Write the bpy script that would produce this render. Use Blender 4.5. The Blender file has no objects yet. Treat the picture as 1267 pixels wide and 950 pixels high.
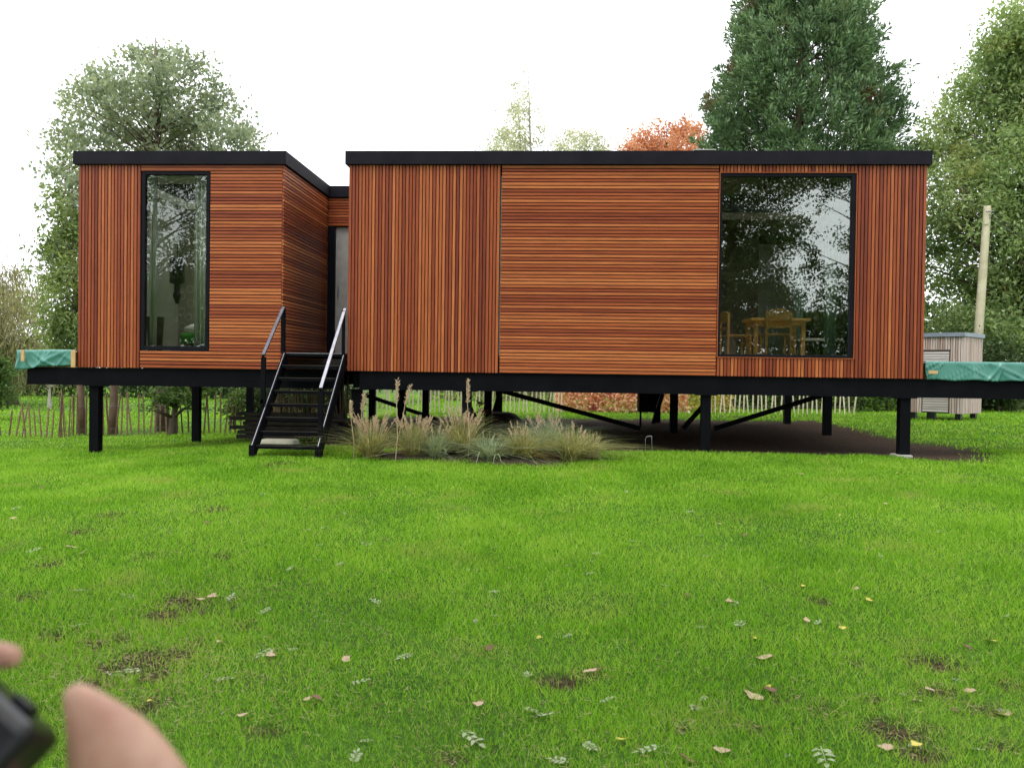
import bpy, bmesh, math, random
import numpy as np
from mathutils import Vector, Matrix
SC = bpy.context.scene
COL = SC.collection
R = math.radians
rng = np.random.default_rng(7)
random.seed(7)

# ------------------------------------------------------------------ camera
F, PW, PH = 1100.0, 1267.0, 950.0
CAM = np.array([0.0, 0.0, 1.5])
YAW, PITCH, ROLL = 0.05733659, -0.01507914, 0.01377642
def cam_axes():
    cy, sy = math.cos(YAW), math.sin(YAW)
    r = np.array([cy, sy, 0.]); f = np.array([-sy, cy, 0.]); u = np.array([0, 0, 1.])
    f2 = f*math.cos(PITCH)+u*math.sin(PITCH); u2 = u*math.cos(PITCH)-f*math.sin(PITCH)
    r3 = r*math.cos(ROLL)+u2*math.sin(ROLL); u3 = u2*math.cos(ROLL)-r*math.sin(ROLL)
    return r3, f2, u3
AR, AF, AU = cam_axes()
cd = bpy.data.cameras.new('camera')
cam = bpy.data.objects.new('camera', cd); COL.objects.link(cam)
cd.sensor_fit = 'HORIZONTAL'; cd.sensor_width = 36; cd.lens = 36*F/PW
cd.clip_start = 0.05; cd.clip_end = 800
m3 = Matrix((AR, AU, -AF)).transposed()
cam.matrix_world = Matrix.Translation(Vector(CAM)) @ m3.to_4x4()
cd.dof.use_dof = True; cd.dof.focus_distance = 13.0
cd.dof.aperture_fstop = (cd.lens/1000)/0.0055
SC.camera = cam

def ray(px, py): return AF+AR*(px-PW/2)/F+AU*(PH/2-py)/F
def at(px, py, Y):
    d = ray(px, py); return CAM+d*((Y-CAM[1])/d[1])
def dep(px, py, t): return CAM+ray(px, py)*t

# ------------------------------------------------------------------ world, sun, exposure
w = bpy.data.worlds.new('World'); SC.world = w; w.use_nodes = True
nt = w.node_tree; nt.nodes.clear()
SUN_EL, SUN_AZ = R(66), R(200)      # azimuth clockwise from +Y
sky = nt.nodes.new('ShaderNodeTexSky'); sky.sky_type = 'NISHITA'; sky.sun_disc = False
sky.sun_elevation = SUN_EL; sky.sun_rotation = SUN_AZ; sky.air_density = 1.0; sky.dust_density = 4.0
mx = nt.nodes.new('ShaderNodeMix'); mx.data_type = 'RGBA'; mx.inputs[0].default_value = 0.88
mx.inputs[7].default_value = (15.5, 15.8, 16.2, 1)       # even cloud layer
bg = nt.nodes.new('ShaderNodeBackground'); bg.inputs[1].default_value = 0.12
ow = nt.nodes.new('ShaderNodeOutputWorld')
nt.links.new(sky.outputs[0], mx.inputs[6]); nt.links.new(mx.outputs[2], bg.inputs[0]); nt.links.new(bg.outputs[0], ow.inputs[0])
sl = bpy.data.lights.new('sun', 'SUN'); sl.energy = 1.5; sl.angle = R(25); sl.color = (1, .96, .9)
so = bpy.data.objects.new('sun', sl); COL.objects.link(so)
sd = Vector((math.sin(SUN_AZ)*math.cos(SUN_EL), math.cos(SUN_AZ)*math.cos(SUN_EL), math.sin(SUN_EL)))
so.rotation_euler = sd.to_track_quat('Z', 'Y').to_euler()
so.location = (-6, -10, 20)
vs = SC.view_settings
vs.view_transform = 'Standard'; vs.look = 'None'; vs.exposure = 0.25; vs.gamma = 1.0; vs.use_curve_mapping = False

# ------------------------------------------------------------------ materials
def newmat(name):
    m = bpy.data.materials.new(name); m.use_nodes = True
    t = m.node_tree; t.nodes.clear()
    o = t.nodes.new('ShaderNodeOutputMaterial')
    return m, t, o
def L(t, a, b): t.links.new(a, b)
def ramp(t, cols, pos=None):
    r = t.nodes.new('ShaderNodeValToRGB'); e = r.color_ramp.elements
    n = len(cols); pos = pos or [i/(n-1) for i in range(n)]
    while len(e) < n: e.new(0.5)
    for i in range(n):
        e[i].position = pos[i]; e[i].color = (*cols[i], 1)
    return r
def noise(t, scale, detail=4, vec=None, rough=.55):
    n = t.nodes.new('ShaderNodeTexNoise'); n.inputs['Scale'].default_value = scale
    n.inputs['Detail'].default_value = detail; n.inputs['Roughness'].default_value = rough
    if vec is not None: L(t, vec, n.inputs['Vector'])
    return n
def simple(name, c1, c2=None, scale=6, rough=.6, bump=0, bscale=None, metal=0, spec=.5):
    m, t, o = newmat(name)
    b = t.nodes.new('ShaderNodeBsdfPrincipled'); L(t, b.outputs[0], o.inputs[0])
    b.inputs['Roughness'].default_value = rough; b.inputs['Metallic'].default_value = metal
    b.inputs['Specular IOR Level'].default_value = spec
    tc = t.nodes.new('ShaderNodeTexCoord')
    n = noise(t, scale, 5, tc.outputs['Object'])
    r = ramp(t, [c1, c2 or tuple(x*1.35 for x in c1)], [.32, .68])
    L(t, n.outputs[0], r.inputs[0]); L(t, r.outputs[0], b.inputs['Base Color'])
    if bump:
        n2 = noise(t, bscale or scale*6, 4, tc.outputs['Object'])
        bp = t.nodes.new('ShaderNodeBump'); bp.inputs['Strength'].default_value = bump; bp.inputs['Distance'].default_value = .01
        L(t, n2.outputs[0], bp.inputs['Height']); L(t, bp.outputs[0], b.inputs['Normal'])
    return m
def math_node(t, op, a, b):
    n = t.nodes.new('ShaderNodeMath'); n.operation = op
    for i, v in enumerate((a, b)):
        if isinstance(v, (int, float)): n.inputs[i].default_value = v
        else: L(t, v, n.inputs[i])
    return n.outputs[0]
def mixc(t, fac, a, b, mode='MIX'):
    n = t.nodes.new('ShaderNodeMix'); n.data_type = 'RGBA'; n.blend_type = mode
    for i, v in ((0, fac), (6, a), (7, b)):
        if isinstance(v, (int, float)): n.inputs[i].default_value = v
        elif isinstance(v, tuple): n.inputs[i].default_value = (*v, 1)
        else: L(t, v, n.inputs[i])
    return n.outputs[2]
def wood(name, cols, axis, rough=.42, pos=None, stain=.5):
    """batten: one tone per piece (object random), grain stretched along the piece"""
    m, t, o = newmat(name)
    b = t.nodes.new('ShaderNodeBsdfPrincipled'); L(t, b.outputs[0], o.inputs[0])
    b.inputs['Roughness'].default_value = rough; b.inputs['Specular IOR Level'].default_value = .35
    tc = t.nodes.new('ShaderNodeTexCoord'); oi = t.nodes.new('ShaderNodeObjectInfo')
    off = t.nodes.new('ShaderNodeVectorMath'); off.operation = 'ADD'
    cmb = t.nodes.new('ShaderNodeCombineXYZ')
    rr = math_node(t, 'MULTIPLY', oi.outputs['Random'], 57.0)
    for i in range(3): L(t, rr, cmb.inputs[i])
    L(t, tc.outputs['Object'], off.inputs[0]); L(t, cmb.outputs[0], off.inputs[1])
    def stretched(k, along):
        mp = t.nodes.new('ShaderNodeMapping'); s = [k]*3; s[axis] = along
        mp.inputs['Scale'].default_value = s; L(t, off.outputs[0], mp.inputs[0]); return mp.outputs[0]
    r = ramp(t, cols, pos); 
    n1 = noise(t, 1, 3, stretched(14, .9))
    v = math_node(t, 'ADD', math_node(t, 'MULTIPLY', oi.outputs['Random'], .72), math_node(t, 'MULTIPLY', n1.outputs[0], .34))
    L(t, v, r.inputs[0])
    n2 = noise(t, 1, 4, stretched(60, 3.0))
    g = ramp(t, [(.72, .70, .70), (1.1, 1.09, 1.08)], [.3, .68]); L(t, n2.outputs[0], g.inputs[0])
    c = mixc(t, 1.0, r.outputs[0], g.outputs[0], 'MULTIPLY')
    n3 = noise(t, 1, 3, stretched(9, 1.6))
    s = ramp(t, [(1, 1, 1), (.34, .28, .3)], [.66, .78]); L(t, n3.outputs[0], s.inputs[0])
    c2 = mixc(t, stain, c, s.outputs[0], 'MULTIPLY')
    L(t, c2, b.inputs['Base Color'])
    bp = t.nodes.new('ShaderNodeBump'); bp.inputs['Strength'].default_value = .25; bp.inputs['Distance'].default_value = .004
    L(t, n2.outputs[0], bp.inputs['Height']); L(t, bp.outputs[0], b.inputs['Normal'])
    return m
def leafmat(name, cols, transl=.4, nscale=.7, rough=.55, pos=None, patch=None, patchpos=(.55, .68), pscale=.35, rw=.62):
    m, t, o = newmat(name)
    b = t.nodes.new('ShaderNodeBsdfPrincipled'); b.inputs['Roughness'].default_value = rough
    b.inputs['Specular IOR Level'].default_value = .25
    ge = t.nodes.new('ShaderNodeNewGeometry'); tc = t.nodes.new('ShaderNodeTexCoord')
    n = noise(t, nscale, 3, tc.outputs['Object'])
    v = math_node(t, 'ADD', math_node(t, 'MULTIPLY', ge.outputs['Random Per Island'], rw),
                  math_node(t, 'MULTIPLY', math_node(t, 'SUBTRACT', n.outputs[0], .3), .95))
    r = ramp(t, cols, pos); L(t, v, r.inputs[0])
    col = r.outputs[0]
    if patch:
        n4 = noise(t, pscale, 4, tc.outputs['Object'])
        k = t.nodes.new('ShaderNodeMapRange'); k.inputs[1].default_value, k.inputs[2].default_value = patchpos
        L(t, n4.outputs[0], k.inputs[0]); col = mixc(t, k.outputs[0], col, patch)
    L(t, col, b.inputs['Base Color'])
    tr = t.nodes.new('ShaderNodeBsdfTranslucent'); L(t, mixc(t, 1.0, col, (1.25, 1.2, .8), 'MULTIPLY'), tr.inputs[0])
    ms = t.nodes.new('ShaderNodeMixShader'); ms.inputs[0].default_value = transl
    L(t, b.outputs[0], ms.inputs[1]); L(t, tr.outputs[0], ms.inputs[2]); L(t, ms.outputs[0], o.inputs[0])
    return m
def glassmat(name, base=.12, tint=(.82, .88, .84)):
    m, t, o = newmat(name)
    tr = t.nodes.new('ShaderNodeBsdfTransparent'); tr.inputs[0].default_value = (*tint, 1)
    gl = t.nodes.new('ShaderNodeBsdfGlossy'); gl.inputs['Roughness'].default_value = .004
    gl.inputs[0].default_value = (.95, 1, .97, 1)
    fr = t.nodes.new('ShaderNodeFresnel'); fr.inputs[0].default_value = 1.5
    f = math_node(t, 'ADD', fr.outputs[0], base)
    n = noise(t, .5, 2); bp = t.nodes.new('ShaderNodeBump'); bp.inputs['Strength'].default_value = .03; bp.inputs['Distance'].default_value = .05
    tc = t.nodes.new('ShaderNodeTexCoord'); L(t, tc.outputs['Object'], n.inputs['Vector'])
    L(t, n.outputs[0], bp.inputs['Height']); L(t, bp.outputs[0], gl.inputs['Normal'])
    ms = t.nodes.new('ShaderNodeMixShader'); L(t, f, ms.inputs[0]); L(t, tr.outputs[0], ms.inputs[1]); L(t, gl.outputs[0], ms.inputs[2])
    L(t, ms.outputs[0], o.inputs[0]); return m

WC = [(.180, .033, .0125), (.278, .057, .018), (.378, .094, .027), (.55, .180, .056)]
WP = [.16, .40, .66, .97]
MT = {}
MT['batX'] = wood('oiled_wood_horizontal', WC, 0, pos=[.06, .3, .58, .95])
MT['batZ'] = wood('oiled_wood_vertical', WC, 2, pos=WP, stain=.35)
MT['batY'] = wood('oiled_wood_side', WC, 1, pos=WP)
MT['backing'] = simple('dark_membrane', (.016, .008, .006), (.022, .012, .009), rough=.85)
MT['steel'] = simple('black_painted_steel', (.0022, .0026, .0042), (.0045, .005, .0075), 3, .65, .05, 30, spec=.08)
MT['fascia'] = simple('charcoal_fascia', (.0065, .006, .0105), (.0125, .0115, .018), 2.5, .6, .08, 40, spec=.13)
MT['frame'] = simple('dark_window_frame', (.004, .0045, .008), (.007, .0075, .012), 5, .5, spec=.12)
MT['galv'] = simple('bare_steel_rail', (.28, .28, .32), (.4, .4, .44), 8, .38, metal=.6)
MT['rail'] = simple('dim_reflection_rail', (.10, .10, .13), (.15, .15, .18), 8, .4, metal=.3)  # same steel as the other rail; its dimmer reflection is in the colour
MT['wallbrown'] = simple('brown_wallpaper', (.34, .30, .24), (.40, .36, .29), 3, .8)
MT['wallin'] = simple('interior_plaster', (.50, .50, .45), (.56, .55, .5), 2, .8)
MT['floorin'] = simple('interior_floor', (.22, .15, .09), (.3, .2, .12), 3, .5)
MT['dirtunder'] = simple('dark_soffit', (.02, .02, .022), (.03, .03, .03), 3, .8)
MT['glass'] = glassmat('window_glass', .115, (.92,.95,.92))
MT['glass2'] = glassmat('bedroom_glass', .045, (.95,.97,.94))
MT['tarp'] = simple('green_tarpaulin', (.052, .205, .165), (.085, .27, .22), 2.2, .3, .12, 22)
MT['pine'] = simple('pale_pine', (.52, .32, .13), (.62, .40, .18), 9, .6)
MT['beech'] = simple('honey_beech', (.50, .27, .07), (.6, .34, .10), 7, .4)
MT['concrete'] = simple('concrete', (.33, .32, .29), (.45, .43, .4), 9, .85, .3)
MT['curtain'] = simple('pale_curtain', (.62, .66, .58), (.72, .74, .66), 3, .8)
MT['teal'] = simple('teal_curtain', (.20, .34, .30), (.30, .46, .40), 3, .7)
MT['bark'] = simple('bark', (.075, .055, .038), (.15, .115, .08), 5, .9, .8, 18)
MT['barkpale'] = simple('pale_bark', (.25, .23, .19), (.4, .37, .31), 6, .85, .5, 18)
MT['barkred'] = simple('reddish_bark', (.12, .07, .045), (.2, .13, .09), 5, .9, .8, 18)
MT['pole'] = simple('weathered_pole', (.42, .39, .25), (.58, .54, .38), 3, .85, .3, 20)
MT['pale'] = simple('grey_chestnut_pale', (.50, .44, .30), (.68, .62, .46), 8, .85, .4)
MT['palered'] = simple('brown_chestnut_pale', (.14, .075, .045), (.24, .15, .09), 8, .85, .4)
MT['wire'] = simple('galvanised_wire', (.2, .2, .2), (.28, .28, .28), 8, .5)
MT['cable'] = simple('black_cable', (.02, .02, .02), (.03, .03, .03), 8, .6)
SH = [(.27, .17, .13), (.42, .31, .26), (.55, .46, .41), (.66, .60, .56)]
MT['shedZ'] = wood('silvered_batten_vertical', SH, 2, .8)
MT['shedX'] = wood('silvered_batten_horizontal', [(.42, .36, .32), (.5, .46, .42), (.58, .55, .52), (.64, .62, .6)], 0, .8)
MT['shedback'] = simple('shed_board', (.10, .07, .055), (.14, .1, .08), 4, .9)
MT['zinc'] = simple('zinc_flashing', (.17, .21, .26), (.24, .28, .33), 4, .5)
MT['white'] = simple('white_paint', (.75, .75, .72), (.8, .8, .78), 4, .5)
MT['green'] = simple('green_bedspread', (.06, .32, .03), (.08, .38, .05), 6, .85)
MT['black'] = simple('black_plastic', (.008, .009, .012), (.014, .015, .02), 6, .28)
MT['darkstuff'] = simple('old_dark_timber', (.025, .02, .017), (.055, .045, .036), 6, .9, .5)
MT['earth'] = simple('dark_earth', (.028, .019, .013), (.07, .048, .033), 7, .95, 1.0, 25)
MT['stone'] = simple('pale_stone', (.28, .27, .2), (.4, .39, .31), 8, .9, .5)
MT['greysheet'] = simple('grey_metal_cap', (.38, .36, .34), (.48, .46, .44), 8, .5)
MT['rattan'] = simple('dark_wicker', (.05, .04, .03), (.09, .07, .05), 40, .7)

# ------------------------------------------------------------------ mesh helpers
def mesh_np(name, V, Fc, smooth=False):
    V = np.asarray(V, np.float32).reshape(-1, 3); Fc = np.asarray(Fc, np.int32)
    k = Fc.shape[1]; n = len(Fc)
    me = bpy.data.meshes.new(name)
    me.vertices.add(len(V)); me.vertices.foreach_set('co', V.ravel())
    me.loops.add(n*k); me.loops.foreach_set('vertex_index', Fc.ravel())
    me.polygons.add(n); me.polygons.foreach_set('loop_start', np.arange(0, n*k, k, dtype=np.int32))
    if smooth: me.polygons.foreach_set('use_smooth', np.ones(n, bool))
    me.update(calc_edges=True)
    return me
class MB:
    """collects quads into one mesh"""
    def __init__(s): s.v = []; s.f = []
    def box(s, x0, x1, y0, y1, z0, z1):
        i = len(s.v)
        s.v += [(x0,y0,z0),(x1,y0,z0),(x1,y1,z0),(x0,y1,z0),(x0,y0,z1),(x1,y0,z1),(x1,y1,z1),(x0,y1,z1)]
        s.f += [(i,i+3,i+2,i+1),(i+4,i+5,i+6,i+7),(i,i+1,i+5,i+4),(i+1,i+2,i+6,i+5),(i+2,i+3,i+7,i+6),(i+3,i,i+4,i+7)]
        return s
    def bar(s, a, b, w, h, up=(0,0,1)):
        a, b = Vector(a), Vector(b); d = (b-a).normalized(); u = Vector(up)
        if abs(d.dot(u)) > .98: u = Vector((0,1,0))
        x = d.cross(u).normalized()*(w/2); y = x.cross(d).normalized()*(h/2)
        i = len(s.v)
        for p in (a, b):
            for sx, sy in ((-1,-1),(1,-1),(1,1),(-1,1)): s.v.append(tuple(p+x*sx+y*sy))
        s.f += [(i,i+1,i+2,i+3),(i+7,i+6,i+5,i+4)]+[(i+j,i+4+j,i+4+(j+1)%4,i+(j+1)%4) for j in range(4)]
        return s
    def tube(s, pts, rad, n=7):
        P = [Vector(p) for p in pts]; i0 = len(s.v)
        if not hasattr(rad, '__len__'): rad = [rad]*len(P)
        ref = Vector((.31,.77,.55))
        for k, p in enumerate(P):
            d = (P[min(k+1,len(P)-1)]-P[max(k-1,0)]).normalized()
            if abs(d.dot(ref)) > .95: ref = Vector((.9,-.2,.3))
            x = d.cross(ref).normalized(); y = d.cross(x)
            for j in range(n):
                a = 2*math.pi*j/n; s.v.append(tuple(p+(x*math.cos(a)+y*math.sin(a))*rad[k]))
        for k in range(len(P)-1):
            for j in range(n):
                a = i0+k*n+j; b = i0+k*n+(j+1)%n
                s.f.append((a, b, b+n, a+n))
        for e, k in ((1,0),(-1,len(P)-1)):           # caps as fans of quads
            c = len(s.v); s.v.append(tuple(P[k])); base = i0+k*n
            for j in range(0, n, 2):
                q = (c, base+j, base+(j+1)%n, base+(j+2)%n)
                if len(set(q)) == 4: s.f.append(q if e < 0 else q[::-1])
                else: s.f.append((c, base+j, base+(j+1)%n))
        return s
    def build(s, name, mat, parent=None, smooth=False, bevel=0):
        me = bpy.data.meshes.new(name); me.from_pydata(s.v, [], s.f); me.update()
        if smooth: me.polygons.foreach_set('use_smooth', [True]*len(me.polygons))
        return link(name, me, mat, parent, bevel)
def link(name, me, mat, parent=None, bevel=0):
    o = bpy.data.objects.new(name, me); COL.objects.link(o)
    if mat is not None and not me.materials: me.materials.append(MT[mat] if isinstance(mat, str) else mat)
    if parent is not None: o.parent = parent
    if bevel:
        b = o.modifiers.new('bevel', 'BEVEL'); b.width = bevel; b.segments = 2; b.limit_method = 'ANGLE'
    return o
def tag(o, label=None, cat=None, group=None, kind=None):
    if label: o['label'] = label
    if cat: o['category'] = cat
    if group: o['group'] = group
    if kind: o['kind'] = kind
    return o
def thing(name, label, cat, loc=(0,0,0), rz=0, group=None):
    o = bpy.data.objects.new(name, None); COL.objects.link(o)
    o.location = Vector([float(q) for q in loc]); o.rotation_euler = (0,0,rz); o.empty_display_size = .2
    return tag(o, label, cat, group)
def B(name, mat, parent, *b, bevel=0): return MB().box(*b).build(name, mat, parent, bevel=bevel)

# ------------------------------------------------------------------ ground
GY = np.array([-60, 0, 4, 9, 13, 17, 20, 26, 45, 160.])
GL = np.array([0, 0, 0, .07, .15, .02, -.08, -.15, -.12, 0])
GR = np.array([0, 0, .04, .23, .345, .40, .43, .41, .45, .6])
def g(X, Y):
    X = np.asarray(X, float); Y = np.asarray(Y, float)
    t = np.interp(X, [-11, -7, -4.1, 5, 9], [-.2, 0, .9, 1, 1.15])
    return np.interp(Y, GY, GL)*(1-t)+np.interp(Y, GY, GR)*t
def gnd(px, py):
    d = ray(px, py); t = 1.0
    for _ in range(4000):
        P = CAM+d*t
        if P[2] <= g(P[0], P[1]): return P
        t += .02
    return P
def vnoise(x, y, s, seed=0):
    """smooth value noise for masks"""
    r = np.random.default_rng(seed).random((64, 64)); x = np.asarray(x)*s+17.3; y = np.asarray(y)*s+5.1
    xi = np.floor(x).astype(int); yi = np.floor(y).astype(int); fx = x-xi; fy = y-yi
    fx = fx*fx*(3-2*fx); fy = fy*fy*(3-2*fy)
    q = lambda a, b: r[a % 64, b % 64]
    return (q(xi,yi)*(1-fx)+q(xi+1,yi)*fx)*(1-fy)+(q(xi,yi+1)*(1-fx)+q(xi+1,yi+1)*fx)*fy
SPOTS = []       # bare spots seen in the lawn: pixel, half-size in pixels
for px, py, rx, ry in ((1165,824,34,11),(1058,821,24,8),(740,834,20,8),(690,846,26,9),(975,868,24,9),(1115,905,38,13),(1165,860,26,7),
        (1215,880,30,8),(890,885,16,6),(1020,880,20,8),(1250,850,14,7),(245,748,44,15),(165,820,38,15),(245,795,20,9),(60,790,30,8),(190,870,26,13),
        (345,575,26,5),(255,632,22,5),(330,905,24,9),(560,940,26,8),(95,660,16,4),(305,775,16,5),(845,905,16,5),(1010,745,16,5),(120,850,26,9),(205,760,24,8),(285,745,18,6),(200,835,22,8),(150,790,18,6),(225,810,18,7),(110,800,22,8),(40,740,20,6),(180,690,18,5),(130,640,22,5),(60,700,18,5),(280,690,14,4),(1080,870,16,6),(1140,935,22,8),(930,905,16,6),(1240,930,18,7)):
    c = gnd(px, py); e = gnd(px+rx, py); f_ = gnd(px, py-ry)
    SPOTS.append((c[0], c[1], abs(e[0]-c[0]), abs(f_[1]-c[1])))
def soil(X, Y):
    X = np.asarray(X, float); Y = np.asarray(Y, float)
    n = vnoise(X, Y, 3.1, 1)*.35+vnoise(X, Y, 8.0, 2)*.65
    s = np.zeros_like(X)
    for cx, cy, rx, ry in SPOTS:
        d = ((X-cx)/rx)**2+((Y-cy)/ry)**2
        s = np.maximum(s, np.clip(1.9-d*.55-(1-n)*1.9, 0, 1))
    # earth under the larger cabin, with its tail to the right
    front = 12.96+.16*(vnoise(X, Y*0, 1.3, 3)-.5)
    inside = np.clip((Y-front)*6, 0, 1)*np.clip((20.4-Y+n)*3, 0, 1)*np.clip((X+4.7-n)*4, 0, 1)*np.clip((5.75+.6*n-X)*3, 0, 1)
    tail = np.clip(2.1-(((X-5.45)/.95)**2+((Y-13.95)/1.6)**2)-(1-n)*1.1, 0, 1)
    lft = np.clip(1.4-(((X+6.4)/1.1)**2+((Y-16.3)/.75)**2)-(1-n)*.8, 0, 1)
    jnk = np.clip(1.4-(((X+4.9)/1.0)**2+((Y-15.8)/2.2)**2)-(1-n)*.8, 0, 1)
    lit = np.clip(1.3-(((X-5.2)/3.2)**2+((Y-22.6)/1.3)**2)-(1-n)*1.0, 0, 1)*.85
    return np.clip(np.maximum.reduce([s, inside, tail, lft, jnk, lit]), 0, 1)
xs = np.unique(np.round(np.concatenate([np.linspace(-90, -9, 28), np.arange(-9, 9.01, .075), np.linspace(9, 90, 28)]), 4))
ys = np.unique(np.round(np.concatenate([np.linspace(-60, 1.5, 24), np.arange(1.5, 14.6, .075), np.arange(14.6, 26, .3), np.linspace(26, 150, 40)]), 4))
XX, YY = np.meshgrid(xs, ys); ZZ = g(XX, YY)
SS = soil(XX, YY)
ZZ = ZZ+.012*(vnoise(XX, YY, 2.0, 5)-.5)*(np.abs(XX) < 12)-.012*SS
nx, ny = len(xs), len(ys); idx = np.arange(nx*ny).reshape(ny, nx)
Fq = np.stack([idx[:-1,:-1], idx[:-1,1:], idx[1:,1:], idx[1:,:-1]], -1).reshape(-1, 4)
gm = mesh_np('ground', np.stack([XX, YY, ZZ], -1), Fq, True)
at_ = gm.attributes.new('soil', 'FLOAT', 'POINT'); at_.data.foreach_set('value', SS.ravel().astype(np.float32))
m, t, o = newmat('lawn_ground')
b = t.nodes.new('ShaderNodeBsdfPrincipled'); b.inputs['Roughness'].default_value = .9; b.inputs['Specular IOR Level'].default_value = .1
L(t, b.outputs[0], o.inputs[0])
tc = t.nodes.new('ShaderNodeTexCoord')
n1 = noise(t, .8, 5, tc.outputs['Object']); n2 = noise(t, 26, 4, tc.outputs['Object'])
r1 = ramp(t, [(.030, .075, .010), (.060, .135, .014), (.12, .20, .03)], [.3, .55, .8]); L(t, n1.outputs[0], r1.inputs[0])
r2 = ramp(t, [(.55, .55, .55), (1.2, 1.2, 1.2)], [.3, .7]); L(t, n2.outputs[0], r2.inputs[0])
gc = mixc(t, 1.0, r1.outputs[0], r2.outputs[0], 'MULTIPLY')
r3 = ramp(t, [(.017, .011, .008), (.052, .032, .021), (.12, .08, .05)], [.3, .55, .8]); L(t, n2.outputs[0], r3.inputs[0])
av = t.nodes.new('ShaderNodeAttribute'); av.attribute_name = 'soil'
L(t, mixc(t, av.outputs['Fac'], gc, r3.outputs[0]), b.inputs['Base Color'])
bp = t.nodes.new('ShaderNodeBump'); bp.inputs['Strength'].default_value = .8; bp.inputs['Distance'].default_value = .03
L(t, n2.outputs[0], bp.inputs['Height']); L(t, bp.outputs[0], b.inputs['Normal'])
MT['ground'] = m
tag(link('ground', gm, 'ground'), kind='structure')

# ------------------------------------------------------------------ platform of black steel
ZB0, ZB1 = 1.192, 1.456          # beam bottom / top
YF = 13.0
plat = thing('steel_platform', 'black steel platform on square posts carrying the two timber cabins', 'platform', (0, 16.5, 0))
plat_inv = Vector((0, -16.5, 0))
def PB(name, mb, mat='steel', bevel=0):
    mb.v = [(x, y-16.5, z) for x, y, z in mb.v]; return mb.build(name, mat, plat, bevel=bevel)
def ibeam(x0, x1, y):            # channel section beam along X, web behind the flanges
    mb = MB(); mb.box(x0, x1, y+.012, y+.03, ZB0+.014, ZB1-.014)
    mb.box(x0, x1, y-.002, y+.11, ZB0, ZB0+.0139); mb.box(x0, x1, y, y+.11, ZB1-.0139, ZB1); return mb
def ybeam(x, y0, y1):
    return MB().box(x-.04, x+.04, y0, y1, ZB0+.02, ZB1-.03)
PB('front_beam', ibeam(-8.12, -3.32, YF+.035)); PB('front_beam', ibeam(-3.02, 9.5, YF+.03))
for y in (16.8, 19.9): PB('cross_beam', ibeam(-8.12, -3.32, y)); PB('cross_beam', ibeam(-3.19, 9.5, y))
for x in (-8.05, -7.1, -4.25, -3.1, -1.45, .4, 2.09, 4.93, 7.0, 9.0): PB('side_beam', ybeam(x, YF+.16, 20.0))
posts = []
for x, ws in ((-7.085, .14), (-4.28, .135), (-3.07, .14), (-1.42, .135), (2.085, .135), (4.915, .145), (8.9, .14)):
    for y in (YF+.13, 16.85, 19.8):
        if (x == -4.28 and y < 14) or (x > 8 and y > 14): continue
        ww = ws if y < 14 else .14
        z0 = float(g(x, y))-.25
        PB('post', MB().box(x-ww/2, x+ww/2, y-ww/2, y+ww/2, z0, ZB0-.013))
        PB('cap_plate', MB().box(x-.15, x+.15, y-.11, y+.11, ZB0-.0125, ZB0-.001))
        posts.append((x, y))
for x, y in ((4.89, YF+.11),): PB('footing', MB().box(x-.10, x+.11, y-.13, y+.2, float(g(x,y))-.3, float(g(x,y))+.022), 'concrete', .01)
def brace(p0, y0, p1, y1):
    PB('brace', MB().bar(at(*p0, y0), at(*p1, y1), .07, .085))
brace((450,488), 19.8, (556,524), 19.75); brace((622,484), 16.95, (792,530), 16.95); brace((845,530), 16.75, (873,499), 16.75)
brace((884,530), 16.95, (1020,488), 16.9); brace((578,498), 16.6, (592,524), 16.6); brace((606,526), 19.6, (618,487), 19.6)
brace((806,530), 19.5, (820,487), 19.5)
PB('valve_box', MB().box(*sorted((at(791,490,18.3)[0], at(812,490,18.3)[0])), 18.3, 18.8, float(at(800,510,18.3)[2]), ZB0-.002))
PB('drain_pipe', MB().tube([at(792.5,505,18.35), at(792.5,531,18.35)], .022))

# ------------------------------------------------------------------ cabins
ZC0, ZC1, ZR = 1.462, 4.497, 4.692
NH = 61; PITCH_ = (ZC1-ZC0)/NH
BW = PITCH_*.77; BD = .024
_bm = {}
def batten_mesh(axis, ln, mat):
    k = (axis, round(ln, 3), mat)
    if k not in _bm:
        h = ln/2; mb = MB(); a = BW/2; d = BD; e = .003
        # chamfered front arrises: 6-sided section extruded along the axis (front face looks to -Y, or +X for the side wall)
        sec = [(-a, d), (-a, e), (-a+e, 0), (a-e, 0), (a, e), (a, d)]
        for s in (-h, h):
            for u, v in sec:
                mb.v.append((s, v, u) if axis == 0 else ((u, v, s) if axis == 2 else (-v, s, u)))
        n = 6
        for j in range(n): mb.f.append((j, (j+1) % n, (j+1) % n+n, j+n))
        mb.f += [tuple(range(n-1, -1, -1)), tuple(range(n, 2*n))]
        me = bpy.data.meshes.new('batten'); me.from_pydata(mb.v, [], mb.f); me.update(); me.materials.append(MT[mat])
        bm = bmesh.new(); bm.from_mesh(me); bmesh.ops.recalc_face_normals(bm, faces=bm.faces); bm.to_mesh(me); bm.free()
        _bm[k] = me
    return _bm[k]
def batten(axis, ln, loc, mat, panel, base):
    o = bpy.data.objects.new('batten', batten_mesh(axis, ln, mat)); COL.objects.link(o)
    o.parent = panel; j = random.uniform(-.0025, .0025)
    l = Vector(loc)-Vector(base)
    if axis == 1: l.x += j
    else: l.y += j
    o.location = l; return o
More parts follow.
